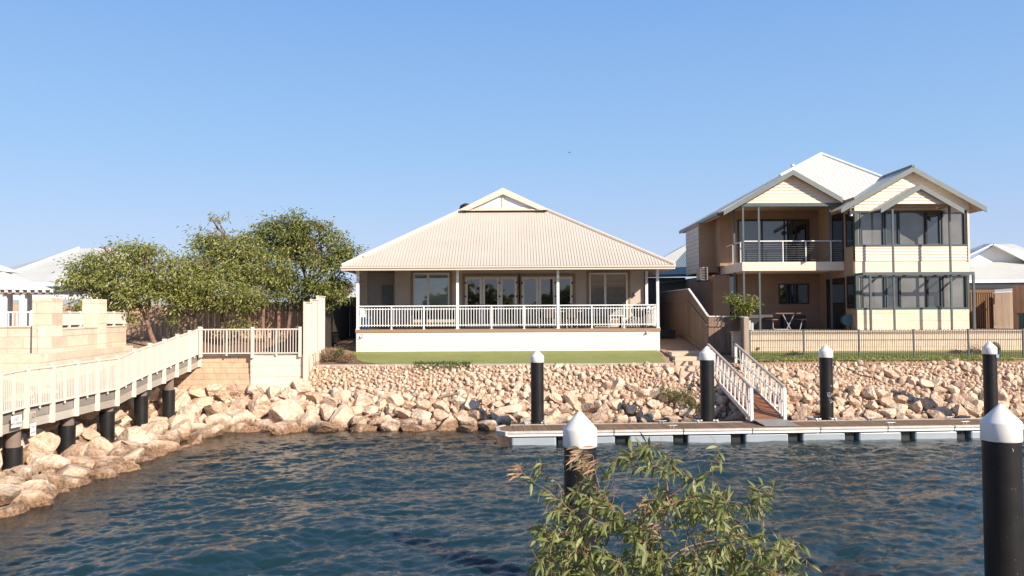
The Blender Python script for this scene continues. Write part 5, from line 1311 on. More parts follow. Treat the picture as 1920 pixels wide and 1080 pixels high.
# ------------------------------------------------------------------ neighbours
# roof between the houses, light and shade put into its slope colours
nb_ = thing('neighbour_house', 'house with pale lit and blue shaded roof slopes glimpsed between the cream house and the two storey house', 'house', (9, 46, 2.6))
a = P(1232, 487, 44); b_ = P(1305, 452, 47); 
mb = MB(); e0 = P(1150, 517, 43); e1 = P(1350, 513, 43); t0 = P(1262, 491, 44.6); t1 = P(1300, 455, 47.5)
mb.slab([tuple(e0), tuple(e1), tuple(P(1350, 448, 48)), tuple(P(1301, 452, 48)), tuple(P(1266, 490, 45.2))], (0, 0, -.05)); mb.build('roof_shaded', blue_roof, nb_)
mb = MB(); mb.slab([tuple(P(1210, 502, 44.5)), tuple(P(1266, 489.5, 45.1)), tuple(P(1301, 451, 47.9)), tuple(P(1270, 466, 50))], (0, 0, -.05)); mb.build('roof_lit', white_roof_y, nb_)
mb = MB(); mb.beam(P(1140, 519, 42.9), P(1350, 515, 42.9), .1, .14); mb.build('gutter', steelgrey, nb_)
mb = MB(); mb.tube([P(1230, 532, 43), P(1308, 522, 43), P(1310, 516, 43)], .05, 6); mb.build('downpipe', steelgrey, nb_)
mb = MB(); mb.box(5.4, 9.4, 43.3, 47, 2.4, e0.z-.1); mb.build('wall', mat('dark_grey_wall', (.11, .11, .105), .8), nb_)
# right neighbour
rn = thing('neighbour_house', 'white house with low white roof and gable at the right frame edge', 'house', (26, 46, 3))
Yn = 44.0
def Q(px, py, Y=Yn): return tuple(P(px, py, Y))
mb = MB(); mb.slab([Q(1812, 492), Q(1866, 459), Q(1925, 495)], (0, .15, 0)); 
mb.build('gable_boards', white, rn)
mb = MB(); mb.beam(Q(1808, 483, Yn-.5), Q(1862, 457, Yn-.5), .06, .17, (0, 1, 0)); mb.beam(Q(1860, 457, Yn-.5), Q(1930, 492.5, Yn-.5), .06, .17, (0, 1, 0)); mb.build('bargeboard', white, rn)
mb = MB(); mb.slab([Q(1800, 486, Yn-.45), Q(1861, 456.5, Yn-.45), Q(1845, 458, Yn+8), Q(1790, 478, Yn+8)], (0, 0, -.04)); mb.slab([Q(1861, 456.5, Yn-.45), Q(1930, 492, Yn-.45), Q(1960, 480, Yn+8), Q(1845, 458, Yn+8)], (0, 0, -.04)); mb.build('gable_roof', white_roof_y, rn)
mb = MB(); mb.slab([Q(1790, 526, Yn-2.5), Q(2100, 523, Yn-2.5), Q(2100, 490, Yn-.1), Q(1790, 492, Yn-.1)], (0, 0, -.05)); mb.slab([Q(1858, 458, Yn+6), Q(1900, 457.5, Yn+6), Q(1990, 490, Yn+3), Q(1930, 498, Yn+1)], (0, 0, -.05)); mb.build('roof', white_roof_x, rn)
mb = MB(); mb.beam(Q(1790, 528, Yn-2.55), Q(2100, 525, Yn-2.55), .1, .15); mb.build('gutter', white, rn)
mb = MB(); c0 = P(1780, 560, Yn-1.2); mb.box(c0.x, c0.x+14, Yn-1.2, Yn+4, 2.6, PZ(527, Yn-1.2, 1850)); mb.build('wall', mat('brick_brown', (.26, .17, .11), .85, .2, 6), rn)
mb = MB(); mb.box(c0.x+.5, c0.x+.5+6, Yn-1.25, Yn-1.205, PZ(541, Yn-1.2, 1850), PZ(533, Yn-1.2, 1850)); mb.build('window', glass_dark, rn)
mb = MB(); mb.slab([Q(1800, 548, 40), Q(1960, 536, 40), Q(1960, 541, 37.5), Q(1800, 552, 37.5)], (0, 0, -.06)); o = mb.build('lean_to_roof', mat('grey_sheet_roof', (.40, .40, .37), .6)); tag(o, 'low grey lean-to roof sheet behind the timber screen at right', 'roof')
# brown slatted screen
ys_ = 35.8; zt = PZ(549, ys_, 1850); x0, x1 = PX(1812, ys_), PX(1864, ys_); o = thing('slatted_screen', 'dark brown vertical slat screen beside the lower window band', 'screen', (x0, ys_, 3))
mb = MB(); n_ = 13
for i in range(n_): mb.box(x0+(x1-x0)*i/n_, x0+(x1-x0)*(i+.6)/n_, ys_-.03, ys_+.03, 3.03, zt)
mb.build('slats', timber('brown_slats', (.25, .13, .06), 'Z'), o)
mb = MB(); mb.box(x0-.05, x1+.03, ys_-.05, ys_+.04, zt, zt+.14); mb.box(x0, x1, ys_+.04, ys_+.07, 3.03, zt); mb.build('head_beam', MATS.get('x') or timber('brown_beam', (.20, .12, .07), 'X'), o)
paling('paling_fence', 'pale timber boundary fence with diagonal shadow at the right frame edge', [(PX(1866, 35.6), 35.6, 2.9, PZ(551, 35.6, 1868)), (PX(1960, 34.9), 34.9, 2.9, PZ(541, 34.9, 1960))], timber('pale_boundary_board', (.52, .40, .29), 'Z', var=.2), .27, .01)
paling('paling_fence', 'shaded side boundary fence running towards the water at the far right', [(21.9, 35.0, 2.9, 4.9), (21.6, 32.3, 2.9, 4.75)], pale_fence, .15, .006)
mb = MB(); c = P(1917, 595, 33.4); mb.box(c.x-.03, c.x+.25, 33.3, 33.6, 3.03, c.z+.1); mb.box(c.x-.07, c.x+.3, 33.26, 33.64, c.z+.101, c.z+.18); o = mb.build('green_bin', mat('bin_green', (.04, .13, .12), .5), None); tag(o, 'green bin with pale lid cut off by the right frame edge', 'bin')
# left neighbour roof
ln = thing('neighbour_house', 'big white roofed house partly hidden by the left tree', 'house', (-27, 46, 2.6))
Yl = 47; 
mb = MB(); mb.slab([tuple(P(-30, 531, Yl)), tuple(P(330, 529, Yl)), tuple(P(255, 463, Yl+5)), tuple(P(148, 466, Yl+5))], (0, 0, -.06)); mb.build('roof', white_roof_x, ln)
mb = MB(); mb.slab([tuple(P(-30, 531, Yl)), tuple(P(148, 466, Yl+5)), tuple(P(148, 466, Yl+8)), tuple(P(-90, 531, Yl+14))], (0, 0, -.06)); mb.build('roof_side', white_roof_y, ln)
mb = MB(); mb.tube([P(-30, 530, Yl), P(148, 465, Yl+5)], .09, 6); mb.build('hip_cap', MATS['white_cap_sheet'], ln)
mb = MB(); mb.beam(P(-30, 533, Yl-.1), P(330, 531, Yl-.1), .1, .2); mb.build('fascia', white, ln)
mb = MB(); a = P(-30, 545, Yl+.6); b_ = P(330, 545, Yl+.6); mb.box(a.x, b_.x, Yl+.6, Yl+8, 2.5, P(0, 534, Yl).z-.1); mb.build('wall', mat('blue_grey_wall', (.35, .38, .38), .7), ln)
mb = MB(); mb.box(a.x, b_.x, Yl-1.5, Yl-1.4, P(0, 562, Yl-1.5).z, P(0, 553, Yl-1.5).z); mb.build('pale_band', white, ln)
# gazebo
gzb = thing('gazebo', 'white gazebo with hipped roof and cupola at the left frame edge', 'gazebo', (-17, 27.5, 2.6))
Yz = 26.6
mb = MB(); mb.add([tuple(P(104, 544, Yz)), tuple(P(8, 510, Yz+2.2)), tuple(P(-120, 510, Yz+2.2)), tuple(P(-260, 541, Yz))], [(0, 1, 2, 3)]); 
mb.add([tuple(P(104, 544, Yz)), tuple(P(8, 510, Yz+2.2)), tuple(P(8, 512, Yz+3)), tuple(P(96, 541, Yz+5))], [(0, 1, 2, 3)]); mb.build('roof', mat('white_sheet', (.72, .73, .7), .5, .03), gzb)
mb = MB(); c = P(-56, 512, Yz+2.4); w_ = 1.15; zc_ = P(0, 511, Yz+2.4).z; mb.box(c.x-.9, c.x+.95, Yz+1.5, Yz+3.3, zc_-.15, zc_+.02)
mb.add([(c.x-w_, Yz+1.3, zc_+.03), (c.x+w_+.15, Yz+1.3, zc_+.03), (c.x+w_+.15, Yz+3.5, zc_+.03), (c.x-w_, Yz+3.5, zc_+.03), (c.x, Yz+2.4, zc_+.65)], [(0, 1, 4), (1, 2, 4), (2, 3, 4), (3, 0, 4)]); mb.build('cupola', MATS['white_sheet'], gzb)
mb = MB(); mb.beam(P(-260, 546.5, Yz+.15), P(100, 547, Yz+.15), .1, .16); mb.build('beam', mat('shade_beam', (.30, .25, .21), .7), gzb)
for i in range(12):
    c = P(-60+i*14.2, 546.5, Yz-.02); mb = MB(); mb.box(c.x-.025, c.x+.025, Yz-.06, Yz+.06, c.z-.03, c.z+.04); mb.build('rafter_end', white, gzb)
for px, yy in ((6, Yz+.2), (43, Yz+.2), (17, Yz+2.6), (53, Yz+2.6)):
    x = PX(px, yy); mb = MB(); mb.box(x-.085, x+.085, yy-.08, yy+.08, 2.6, P(px, 545, yy).z); mb.build('post', white, gzb)
zt = PZ(585, 25.8, 30); zb_ = PZ(614, 25.8, 30); o = thing('balustrade', 'white open balustrade in front of the gazebo posts', 'balustrade', (-15.5, 25.8, zb_))
xa, xb = PX(-60, 25.8), PX(60, 25.8); mb = MB(); mb.box(xa, xb, 25.78, 25.82, zt-.03, zt+.02); mb.box(xa, xb, 25.78, 25.82, zb_, zb_+.04)
for i in range(15): x = xa+(xb-xa)*(i+.5)/15; mb.box(x-.016, x+.016, 25.785, 25.815, zb_+.04, zt-.03)
mb.build('balustrade_panel', white, o)
mb = MB(); mb.box(xb-.04, xb+.04, 25.76, 25.84, zb_-.3, zt+.05); mb.build('post', white, o)
# shed and pale wall seen over the dark fence left of the house
mb = MB(); s = P(632, 545, 48); mb.box(s.x-1.2, s.x+.55, 48, 50, 2.6, P(632, 532, 48).z); o = mb.build('shed', mat('shed_brown', (.16, .11, .08), .8), None); tag(o, 'small dark shed seen over the shaded fence left of the cream house', 'shed')
mb = MB(); mb.box(s.x-1.5, s.x+.8, 47.8, 50.2, P(632, 532, 48).z, P(632, 529, 48).z+.02); mb.build('shed_roof', galv, o)
mb = MB(); s = P(650, 552, 52); mb.slab([tuple(P(600, 560, 46)), tuple(P(700, 560, 46)), tuple(P(700, 545, 50)), tuple(P(648, 548, 50)), tuple(P(600, 556, 50))], (0, 0, -.1)); o = mb.build('low_roof', MATS['white_sheet']); tag(o, 'low white roof seen over the shaded fence left of the cream house', 'roof')
# ------------------------------------------------------------------ foliage
def leaves_np(centers, dirs, ln, wd, r, fold=0.0):
    # rhombus leaf: base, left, tip, right
    n = len(centers); d = dirs/np.linalg.norm(dirs, axis=1)[:, None]
    up = r.randn(n, 3); s = np.cross(d, up); s /= np.linalg.norm(s, axis=1)[:, None]
    nn = np.cross(s, d)
    l = ln*r.uniform(.7, 1.25, n)[:, None]; w = wd*r.uniform(.7, 1.2, n)[:, None]
    b = centers; m = b+d*l*.45; t = b+d*l-np.array([0, 0, 1])*l*.12
    V = np.stack([b, m+s*w*.5+nn*w*fold, t, m-s*w*.5+nn*w*fold], 1).reshape(-1, 3)
    a = np.arange(n)*4; Fc = np.stack([a, a+1, a+2, a+3], 1); return V, Fc
def bez(a, b_, r, k=6, wob=.12, sag=.0):
    a = Vector(a); b_ = Vector(b_); L_ = (b_-a).length; o1 = Vector(r.uniform(-1, 1, 3))*L_*wob; o2 = Vector(r.uniform(-1, 1, 3))*L_*wob
    out = []
    for i in range(k+1):
        t = i/k; p = a.lerp(b_, t)+o1*math.sin(math.pi*t)+o2*math.sin(2*math.pi*t)*.5+Vector((0, 0, sag*L_*math.sin(math.pi*t))); out.append(p)
    return out
def tree(name, label, cat, base, trunk_top, blobs, nclump, per, ll, lw, seed, mleaf=leaf_tree, tr=.13, group=None, stems=None, drop=.5, clr=.26, wind=(-.3, -.1, -.25)):
    r = np.random.RandomState(seed); o = thing(name, label, cat, base, group)
    wood = MB(); heads = []
    for st in (stems or [(base, trunk_top)]):
        pts = bez(st[0], st[1], r, 7, .06); rr_ = np.linspace(tr, tr*.5, len(pts)); wood.tube(pts, list(rr_), 8); heads.append((pts[-1], rr_[-1])); heads.append((pts[5], rr_[5]))
    cc = []
    vol = [b[1][0]*b[1][1]*b[1][2] for b in blobs]; pr = np.array(vol)**.7; pr /= pr.sum()
    nclump = int(nclump*.74); per = per*1.75; clr = clr*.82
    for i in range(nclump):
        c, R = blobs[r.choice(len(blobs), p=pr)]; d = r.randn(3); d /= np.linalg.norm(d); rad = r.uniform(.25, 1.0)**.45*r.uniform(.84, 1.16)
        q_ = np.array(c)+d*np.array(R)*rad
        if len(blobs) > 5 and math.sin(q_[0]*2.9+seed)+math.sin(q_[2]*3.7+q_[0]*1.3+seed*2)+math.sin(q_[1]*2.5+q_[2]*2.1) < -1.15: continue
        cc.append(q_)
    for c, R in blobs:
        h = min(heads, key=lambda q: (q[0]-Vector(c)).length); pts = bez(h[0], c, r, 6, .12, .05); wood.tube(pts, list(np.linspace(h[1]*.8, .03, len(pts))), 6)
        for k in range(5):
            d = Vector(r.randn(3)).normalized(); e = Vector(c)+Vector((d.x*R[0], d.y*R[1], abs(d.z)*R[2]*.8))*.85; p2 = bez(pts[r.randint(3, 7)], e, r, 5, .12); wood.tube(p2, list(np.linspace(.03, .006, len(p2))), 5)
    wood.build('trunk', bark, o, smooth=True)
    C = []; D = []
    for c in cc:
        k = int(per*r.uniform(.5, 1.5)); q = r.randn(k, 3)*np.array([clr, clr, clr*.55])*r.uniform(.6, 1.3); C.append(c+q)
        dd = q/clr+r.randn(k, 3)*.9+np.array([0, 0, -drop])+np.array(wind); D.append(dd)
    V, Fc = leaves_np(np.concatenate(C), np.concatenate(D), ll, lw, r)
    from_np('crown', V, Fc, mleaf, o); return o
def blob(px, py, Y, rx, ry, rz_): return (tuple(P(px, py, Y)), (rx, ry, rz_))
# tree A (left), ground ~2.5
YA = 31.6
base = P(300, 655, YA); base.z = 2.45; tp = P(262, 575, YA)
tree('tree', 'broad leafy tree with leaning bare trunk beside the limestone wall', 'tree', tuple(base), tuple(tp),
  [blob(165, 545, YA, .95, 1.0, .75), blob(180, 505, YA, 1.0, 1.1, .75), blob(215, 485, YA+.3, 1.1, 1.1, .6), blob(265, 490, YA, 1.2, 1.1, .65), blob(300, 505, YA, 1.0, 1.0, .7), blob(240, 540, YA-.2, 1.3, 1.2, .85), blob(200, 568, YA-.3, .9, .9, .5), blob(300, 555, YA, 1.1, 1.0, .6), blob(320, 525, YA, .9, .9, .8), blob(222, 595, YA-.4, .55, .6, .35), blob(150, 520, YA+.2, .6, .7, .5), blob(275, 468, YA, .5, .5, .3), blob(195, 465, YA, .4, .5, .3)],
  430, 34, .16, .055, 1, group='trees along the paling fence', stems=[(tuple(base), tuple(tp)), (tuple(tp-V3(-.25, 0, .45)), tuple(P(285, 540, YA)))], tr=.12)
YB_ = 32.6
def bp(px, z=2.55, Y=YB_): p = P(px, 640, Y); p.z = z; return tuple(p)
tree('tree', 'mid green tree with thin pale trunk, second from the left', 'tree', bp(372), None,
  [blob(385, 500, YB_, 1.0, 1.1, .7), blob(365, 540, YB_-.3, .9, 1.0, .7), blob(410, 545, YB_-.3, 1.1, 1.1, .8), blob(395, 560, YB_-.5, .8, .8, .35), blob(440, 580, YB_-.6, .4, .5, .4), blob(350, 560, YB_-.3, .6, .8, .35), blob(443, 603, YB_-.6, .3, .3, .35), blob(455, 555, YB_-.5, .7, .7, .5), blob(330, 590, YB_-.4, .2, .3, .3)],
  300, 34, .16, .05, 2, group='trees along the paling fence', stems=[(bp(372), tuple(P(366, 575, YB_))), (bp(421), tuple(P(415, 570, YB_)))], tr=.09)
YC = 33.7
tree('tree', 'tall feathery topped tree rising behind, third from the left', 'tree', bp(468, 2.6, YC), None,
  [blob(405, 440, YC, .8, .8, .45), blob(395, 460, YC, .8, .8, .5), blob(430, 470, YC, 1.0, 1.0, .8), blob(465, 460, YC, .9, .9, .7), blob(455, 505, YC, 1.4, 1.2, 1.0), blob(480, 540, YC-.3, 1.2, 1.1, .9), blob(400, 415, YC, .4, .4, .3), blob(500, 500, YC, 1.1, 1.1, 1.1), blob(380, 455, YC, .4, .4, .3), blob(400, 500, YC+.2, .9, 1.0, .7), blob(500, 560, YC-.4, .7, .8, .4)],
  430, 30, .17, .05, 3, group='trees along the paling fence', stems=[(bp(468, 2.6, YC), tuple(P(465, 560, YC))), (bp(500, 2.6, YC), tuple(P(495, 560, YC)))], tr=.11)
YD_ = 34.6
tree('tree', 'tallest dense dark green tree next to the cream house', 'tree', bp(532, 2.6, YD_), None,
  [blob(540, 425, YD_, .9, .9, .45), blob(525, 450, YD_, 1.1, 1.0, .8), blob(580, 440, YD_, 1.1, 1.0, .5), blob(600, 465, YD_, 1.1, 1.0, .8), blob(560, 490, YD_, 1.5, 1.3, 1.2), blob(615, 505, YD_, 1.0, 1.0, .9), blob(600, 550, YD_-.2, 1.1, 1.0, .8), blob(540, 545, YD_+.3, 1.0, 1.0, .7), blob(640, 480, YD_, .45, .6, .5), blob(560, 403, YD_, .22, .25, .14), blob(638, 442, YD_, .28, .3, .18), blob(598, 420, YD_, .4, .4, .3), blob(510, 420, YD_, .5, .5, .3), blob(655, 470, YD_, .3, .3, .25), blob(625, 540, YD_, .6, .8, .5)],
  560, 32, .16, .055, 4, group='trees along the paling fence', stems=[(bp(515, 2.6, YD_), tuple(P(520, 560, YD_))), (bp(532, 2.6, YD_), tuple(P(545, 555, YD_))), (bp(553, 2.6, YD_), tuple(P(575, 550, YD_)))], tr=.10,
  mleaf=leafmat('dark_tree_leaf', (.06, .085, .02), (.22, .25, .055), .28, (.38, .38, .13)))
# shrub on the right wall
zw2 = zw+.05; p = P(1398, 618, 32.4)
tree('potted_shrub', 'wind blown bright green shrub above the board fence by the patio', 'shrub', (p.x, 32.4, zw2), (p.x-.05, 32.4, zw2+.5),
  [blob(1392, 572, 32.4, .42, .4, .3), blob(1405, 565, 32.4, .3, .3, .25), blob(1378, 560, 32.4, .3, .3, .18), blob(1385, 588, 32.4, .35, .3, .2), blob(1410, 578, 32.4, .2, .25, .2)], 60, 26, .12, .05, 9, leafmat('bright_leaf', (.10, .13, .025), (.24, .27, .06), .3), tr=.03, clr=.12)
# small bushes at the garden bed
def bush(label, px, py, Y, blobs, n, m, seed, ll=.06, lw=.022, cat='bush', per=26, clr=.09, nm='bush'):
    b = P(px, py, Y); b.z = gzf(b.x, Y); return tree(nm, label, cat, tuple(b), (b.x, Y, b.z+.12), blobs, n, per, ll, lw, seed, m, tr=.015, clr=clr)
mixleaf = leafmat('pinkish_leaf', (.11, .12, .04), (.24, .17, .10), .2, (.35, .22, .15))
bush('low pinkish green bush at the foot of the cream sheet fence', 612, 672, 30.9, [blob(606, 664, 30.8, .38, .35, .22), blob(622, 660, 31, .35, .3, .25), blob(598, 670, 30.7, .25, .3, .14), blob(632, 668, 30.8, .2, .25, .16)], 90, mixleaf, 20)
bush('small green bush beside the left corner of the lawn', 637, 668, 30.8, [blob(640, 662, 30.8, .14, .15, .2)], 16, leafmat('green_bush_leaf', (.06, .09, .02), (.14, .18, .05), .2), 21)
bush('small reddish flowering bush at the left edge of the lawn', 655, 675, 30.4, [blob(652, 671, 30.4, .2, .2, .14), blob(660, 668, 30.4, .1, .12, .14)], 22, leafmat('reddish_leaf', (.10, .12, .04), (.34, .17, .10), .2), 22)
# green weeds on the kerb
r = np.random.RandomState(8)
def weeds(label, pxs, py0, py1, Y, n, m, seed, h=.1, nm='weeds'):
    r = np.random.RandomState(seed); x = r.uniform(PX(pxs[0], Y), PX(pxs[1], Y), n); y = Y+r.uniform(-.3, .3, n)
    C = np.stack([x, y, gz(x, y)+.02+r.uniform(0, h, n)*.6], 1); D = np.stack([r.randn(n), r.randn(n), np.abs(r.randn(n))*1.2], 1)
    V, Fc = leaves_np(C, D, h*.9, .03, r); o = from_np(nm, V, Fc, m); tag(o, label, 'weeds', kind='stuff')
weeds('green ground cover creeping over the rocks at the front edge of the lawn', (775, 885), 0, 0, 29.72, 900, leafmat('weed_leaf', (.05, .08, .015), (.12, .16, .03), .2), 5, .13, 'ground_cover')
weeds('tufts of grass along the foot of the hoop fence', (1420, 1900), 0, 0, 30.1, 3000, leaf_grass, 6, .11, 'grass_tufts')
bush('rounded green bush on the grass strip behind the hoop fence', 1488, 668, 31.2, [blob(1490, 666, 31.2, .4, .3, .16), blob(1474, 670, 31.2, .3, .25, .1)], 70, leafmat('round_bush_leaf', (.06, .09, .02), (.13, .17, .04), .2), 24, cat='bush')
bush('dry grey twiggy bush by the retaining wall near the right pile', 1812, 668, 31.3, [blob(1798, 660, 31.3, .35, .25, .12), blob(1826, 658, 31.3, .3, .25, .25)], 40, leafmat('dry_leaf', (.12, .085, .06), (.28, .21, .15), .1), 25)
mb = MB(); c = P(1866, 661, 31.3); mb.lathe((c.x, 31.3, c.z), [(.01, .42), (.14, .36), (.2, .2), (.21, -.3), (.16, -.35)], 16); o = mb.build('garden_stone', mat('dark_stone', (.14, .12, .10), .9, .3), None, smooth=True); tag(o, 'dark rounded upright stone behind the hoop fence at the far right', 'stone')
# green weedy shrub on the bank by the gangway pile
def bankbush(label, px, py, blobs, n, seed, m):
    b = G(px, py, .9); o = tree('bank_shrub', label, 'shrub', (b.x, b.y, gzf(b.x, b.y)), (b.x, b.y, gzf(b.x, b.y)+.2), blobs, n, 26, .09, .02, seed, m, tr=.02, clr=.12); return o
wl_ = leafmat('wispy_leaf', (.12, .13, .04), (.26, .26, .10), .3)
bankbush('wispy olive shrub growing among the rocks left of the gangway pile', 1275, 745, [blob(1262, 738, 27.7, .3, .2, .18), blob(1285, 742, 27.5, .3, .2, .2), blob(1300, 752, 27.2, .2, .2, .25)], 42, 31, wl_)
bankbush('small green weed on the rocks beside the gangway pile', 1245, 735, [blob(1243, 733, 28, .2, .15, .1)], 14, 32, wl_)
# tree stumps
for px, py, lab in ((1437, 688, 'short dark timber stump at the left end of the hoop fence'), (1454, 684, 'grey weathered timber stump just right of the first one by the hoop fence')):
    c = P(px, py, 30.0); mb = MB(); mb.lathe((c.x, 30.0, 1.75), [(.12, 0), (.11, .22), (.09, .24)], 10); o = mb.build('stump', timber('stump_'+str(px), (.12, .1, .09) if px < 1440 else (.3, .28, .25), 'Z'), None); tag(o, lab, 'stump')
# driftwood
def log(label, a, b_, w, m):
    r = np.random.RandomState(int(a.x*100) % 999); mb = MB(); pts = bez(a, b_, r, 8, .06); mb.tube(pts, [w*(1-.5*abs(i/8-.4)) for i in range(9)], 7); o = mb.build('driftwood', m, None, smooth=True); tag(o, label, 'driftwood', 'driftwood on the bank')
dw = mat('driftwood_grey', (.36, .25, .17), .9, .3, 8, 30, .01)
log('long pale driftwood log lying at the waterline in the bank corner', G(470, 797, .06), G(545, 801, .03), .06, dw)
log('thin driftwood branch lying on the tide stained rocks at the waterline', G(660, 795, .25), G(712, 776, .55), .045, dw)
log('straight driftwood stick resting on the rocks halfway up the bank', G(820, 747, 1.25), G(862, 735, 1.45), .05, dw)
log('second driftwood plank half under the rocks at the waterline corner', G(560, 801, .05), G(632, 795, .14), .06, dw)
# bird far in the sky
c = P(1068, 286, 90); mb = MB(); mb.tube([c+V3(-.1, 0, -.01), c, c+V3(.1, 0, .01)], [.01, .035, .01], 6); mb.slab([c+V3(0, -.1, .02), c+V3(.05, .05, .01), c+V3(.25, .1, .1)], (0, 0, .015)); mb.slab([c+V3(0, -.1, .02), c+V3(-.05, .05, .01), c+V3(-.25, .1, .06)], (0, 0, .015))
o = mb.build('bird', mat('bird_dark', (.1, .1, .1), .8), None); tag(o, 'tiny distant bird flying in the sky above the cream house', 'bird')
# ------------------------------------------------------------------ foreground willow shrub
r = np.random.RandomState(21)
sx = 1265; root = Vector((PX(sx, 5.2), 5.3, .9)); root.z = float(gnear(root.x, root.y))
fs = thing('leafy_shrub', 'foreground shrub with narrow green and few dead leaves before the near pile', 'shrub', tuple(root))
poly = [(985, 1180), (1005, 1040), (1000, 985), (1040, 945), (1020, 930), (985, 905), (985, 872), (1050, 868), (1090, 842), (1130, 858), (1180, 845), (1215, 830), (1260, 840), (1300, 870), (1345, 850), (1370, 900), (1400, 905), (1440, 900), (1455, 925), (1430, 960), (1405, 985), (1440, 1000), (1480, 1010), (1500, 1050), (1530, 1090), (1520, 1180)]
def inside(x, y, pl):
    c = False; j = len(pl)-1
    for i in range(len(pl)):
        xi, yi = pl[i]; xj, yj = pl[j]
        if (yi > y) != (yj > y) and x < (xj-xi)*(y-yi)/(yj-yi)+xi: c = not c
        j = i
    return c
holes = [(1175, 905, 34, 30), (1135, 890, 22, 22), (1185, 950, 22, 24), (1275, 1020, 34, 34), (1150, 1020, 22, 20), (1395, 945, 25, 35), (1235, 975, 14, 12), (1060, 905, 24, 22), (1345, 1010, 16, 12), (1440, 975, 20, 18), (1095, 985, 14, 10)]
targets = []
while len(targets) < 860:
    x = r.uniform(970, 1540); y = r.uniform(830, 1190)
    if not inside(x, y, poly): continue
    if any(((x-hx1)/rx1)**2+((y-hy1)/ry1)**2 < 1 for hx1, hy1, rx1, ry1 in holes): continue
    dens = .33 if y < 930 else .95
    if x > 1380 and y < 1010: dens = .35
    if r.rand() > dens: continue
    targets.append(P(x, y, 5.0+r.uniform(-.55, .55)))
targets += [P(975, 880, 4.9), P(990, 905, 4.9), P(1345, 838, 5), P(1352, 868, 5), P(1452, 905, 5), P(1448, 925, 5), P(1520, 1060, 5), P(1235, 832, 5.1), P(1500, 1020, 5)]
mb = MB()
nodes = []; main = [(1265, 1080, 0), (1180, 960, .1), (1300, 900, -.1), (1400, 1010, .15), (1080, 1030, -.15), (1110, 910, .1), (1340, 880, 0), (1240, 880, .2), (1440, 1060, 0)]
trunk = [root, root.lerp(P(1262, 1150, 5.2), .5)+V3(.05, 0, 0), P(1262, 1150, 5.2)]
mb.tube(trunk, [.045, .038, .03], 8); nodes = [(trunk[-1], .016)]
for (x, y, dy) in main:
    e = P(x, y, 5.05+dy); q = min(nodes, key=lambda nq: (nq[0]-e).length+.0); pts = bez(q[0], e, r, 8, .09); rs_ = np.linspace(q[1]*.9, .005, len(pts)); mb.tube(pts, list(rs_), 6)
    for p_, rr_ in zip(pts[2:], rs_[2:]): nodes.append((p_, rr_))
tw = []
targets.sort(key=lambda t_: (t_-trunk[-1]).length)
for tg in targets:
    cand = [nq for nq in nodes if (nq[0]-tg).length > .03]
    q = min(cand, key=lambda nq: (nq[0]-tg).length*(1.0 if nq[0].z < tg.z+.05 else 1.25)); pts = bez(q[0], tg, r, 5, .13, .06); r0 = min(q[1], .0042); rs_ = np.linspace(max(r0, .0028), .0018, len(pts)); mb.tube(pts, list(rs_), 5)
    for p_, rr_ in zip(pts[2:-1], rs_[2:]): nodes.append((p_, rr_))
    tw.append(pts)
for pts in tw[::2]:
    e = pts[-1]; d = Vector(r.randn(3))*.6+Vector((.1, 0, .35)); p2 = bez(e, e+d*r.uniform(.06, .16), r, 4, .12); mb.tube(p2, [.0016, .0015, .0013, .0011, .0009], 4)
mb.build('branches', twig_m, fs, smooth=True)
def willow(specs, name, m):
    # specs: (base, dir, length, width, droop, side seed) -> curved folded leaf, 5 cross sections
    V = []; Fs = []
    for (b, d, ln, wd, droop) in specs:
        d = Vector(d).normalized(); up = Vector(r.randn(3)); s = d.cross(up).normalized(); nv = s.cross(d).normalized(); k0 = len(V)
        prof = [.12, .75, 1.0, .72, 0.03]; p = Vector(b); dd = d.copy()
        tw_ = r.uniform(-.5, .5)
        for i, w in enumerate(prof):
            s2 = (s*math.cos(tw_*i*.5)+nv*math.sin(tw_*i*.5)); n2 = s2.cross(dd).normalized()
            V += [tuple(p-s2*wd*w*.5+n2*wd*w*.14), tuple(p), tuple(p+s2*wd*w*.5+n2*wd*w*.14)]
            dd = (dd+Vector((0, 0, -droop))).normalized(); p = p+dd*ln/4
        for i in range(4):
            a = k0+i*3; Fs += [(a, a+1, a+4, a+3), (a+1, a+2, a+5, a+4)]
    return from_np(name, np.array(V), np.array(Fs), m, fs, True)
green = []; deadl = []
deadspots = [(1100, 855, 30), (975, 885, 16), (1215, 950, 16), (1232, 985, 16), (1260, 950, 14), (1105, 870, 22)]
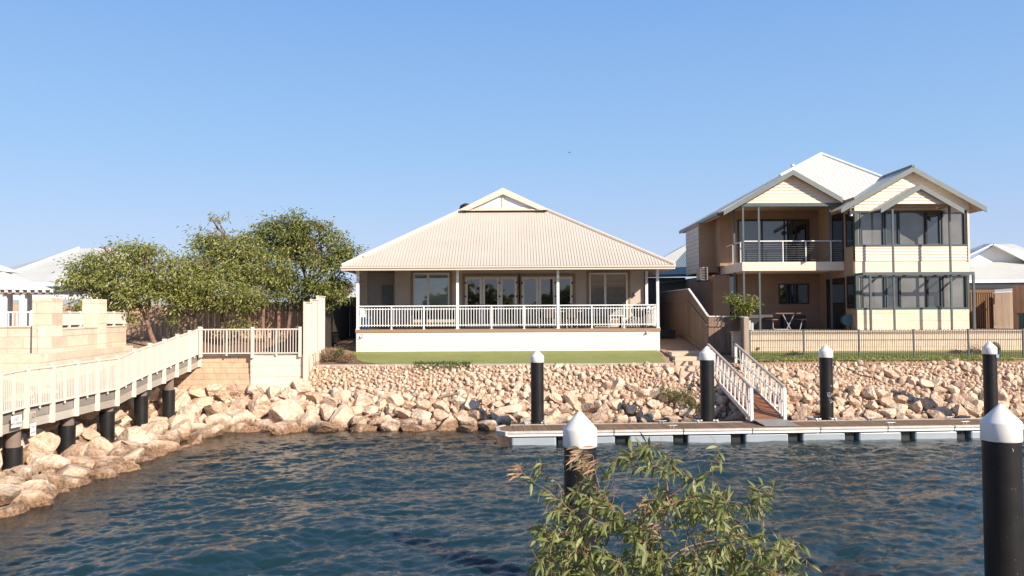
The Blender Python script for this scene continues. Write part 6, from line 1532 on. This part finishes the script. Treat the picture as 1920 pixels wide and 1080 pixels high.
def isdead(p):
    v = RM.transposed() @ (p-Vector((0, 0, EYE))); x = 960+F*v.x/-v.z; y = 540-F*v.y/-v.z
    return any((x-a)**2+(y-b_)**2 < c*c for a, b_, c in deadspots)
for pts in tw:
    Ltw = sum((pts[i+1]-pts[i]).length for i in range(5)); n_ = max(6, int(min(Ltw, .5)/.018))+2
    for k in range(n_):
        t = 1-(k/n_)*min(1, .42/max(Ltw, .01)); t = max(0, min(.999, t)); i = int(t*5); f_ = t*5-i; p = pts[i].lerp(pts[i+1], f_); ax = (pts[i+1]-pts[i]).normalized()
        d = ax*.45+Vector(r.randn(3))*.8+Vector((-.45, 0, -.12)); ln = r.uniform(.045, .105); wd = ln*r.uniform(.17, .29)
        if isdead(p) and r.rand() < .6: deadl.append((p, d+Vector((-.5, 0, .1)), ln*.8, wd*.6, .12))
        else: green.append((p, d, ln, wd, r.uniform(.05, .4)))
for (x, y, q) in deadspots:
    for k in range(16 if q > 14 else 8):
        p = P(x+r.uniform(-q, q)*.8, y+r.uniform(-q, q)*.6, 4.8); deadl.append((p, (-1, r.uniform(-.4, .4), r.uniform(-.5, .3)), r.uniform(.05, .09), .012, .1))
willow(green, 'foliage', leaf_shrub); willow(deadl, 'dead_leaves', leaf_dead)
print('LEAVES', len(green), len(deadl))
# ------------------------------------------------------------------ opposite shore behind the camera (seen only in window reflections)
for i, (x, y, s) in enumerate(((-22, -34, 1.0), (-6, -40, 1.25), (9, -36, 1.1), (24, -33, 1.2), (40, -38, 1.3))):
    rr_ = np.random.RandomState(60+i); nl = 900; c = rr_.randn(nl, 3); c /= np.linalg.norm(c, axis=1)[:, None]; c = c*np.array([5.5*s, 2.5, 2.6*s])*rr_.uniform(.6, 1, (nl, 1))+np.array([x, y, 4.6])
    o = thing('shore_tree', ['first', 'second', 'third', 'fourth', 'last'][i]+' dark tree on the opposite shore mirrored in the verandah doors', 'tree', (x, y, 2), 'trees on the opposite shore')
    mb = MB(); mb.tube([(x, y, 1.9), (x+.2, y, 5)], [.25, .12], 8); mb.build('trunk', bark, o); V, Fc = leaves_np(c, rr_.randn(nl, 3), 1.3, .9, rr_); from_np('crown', V, Fc, leaf_tree, o)
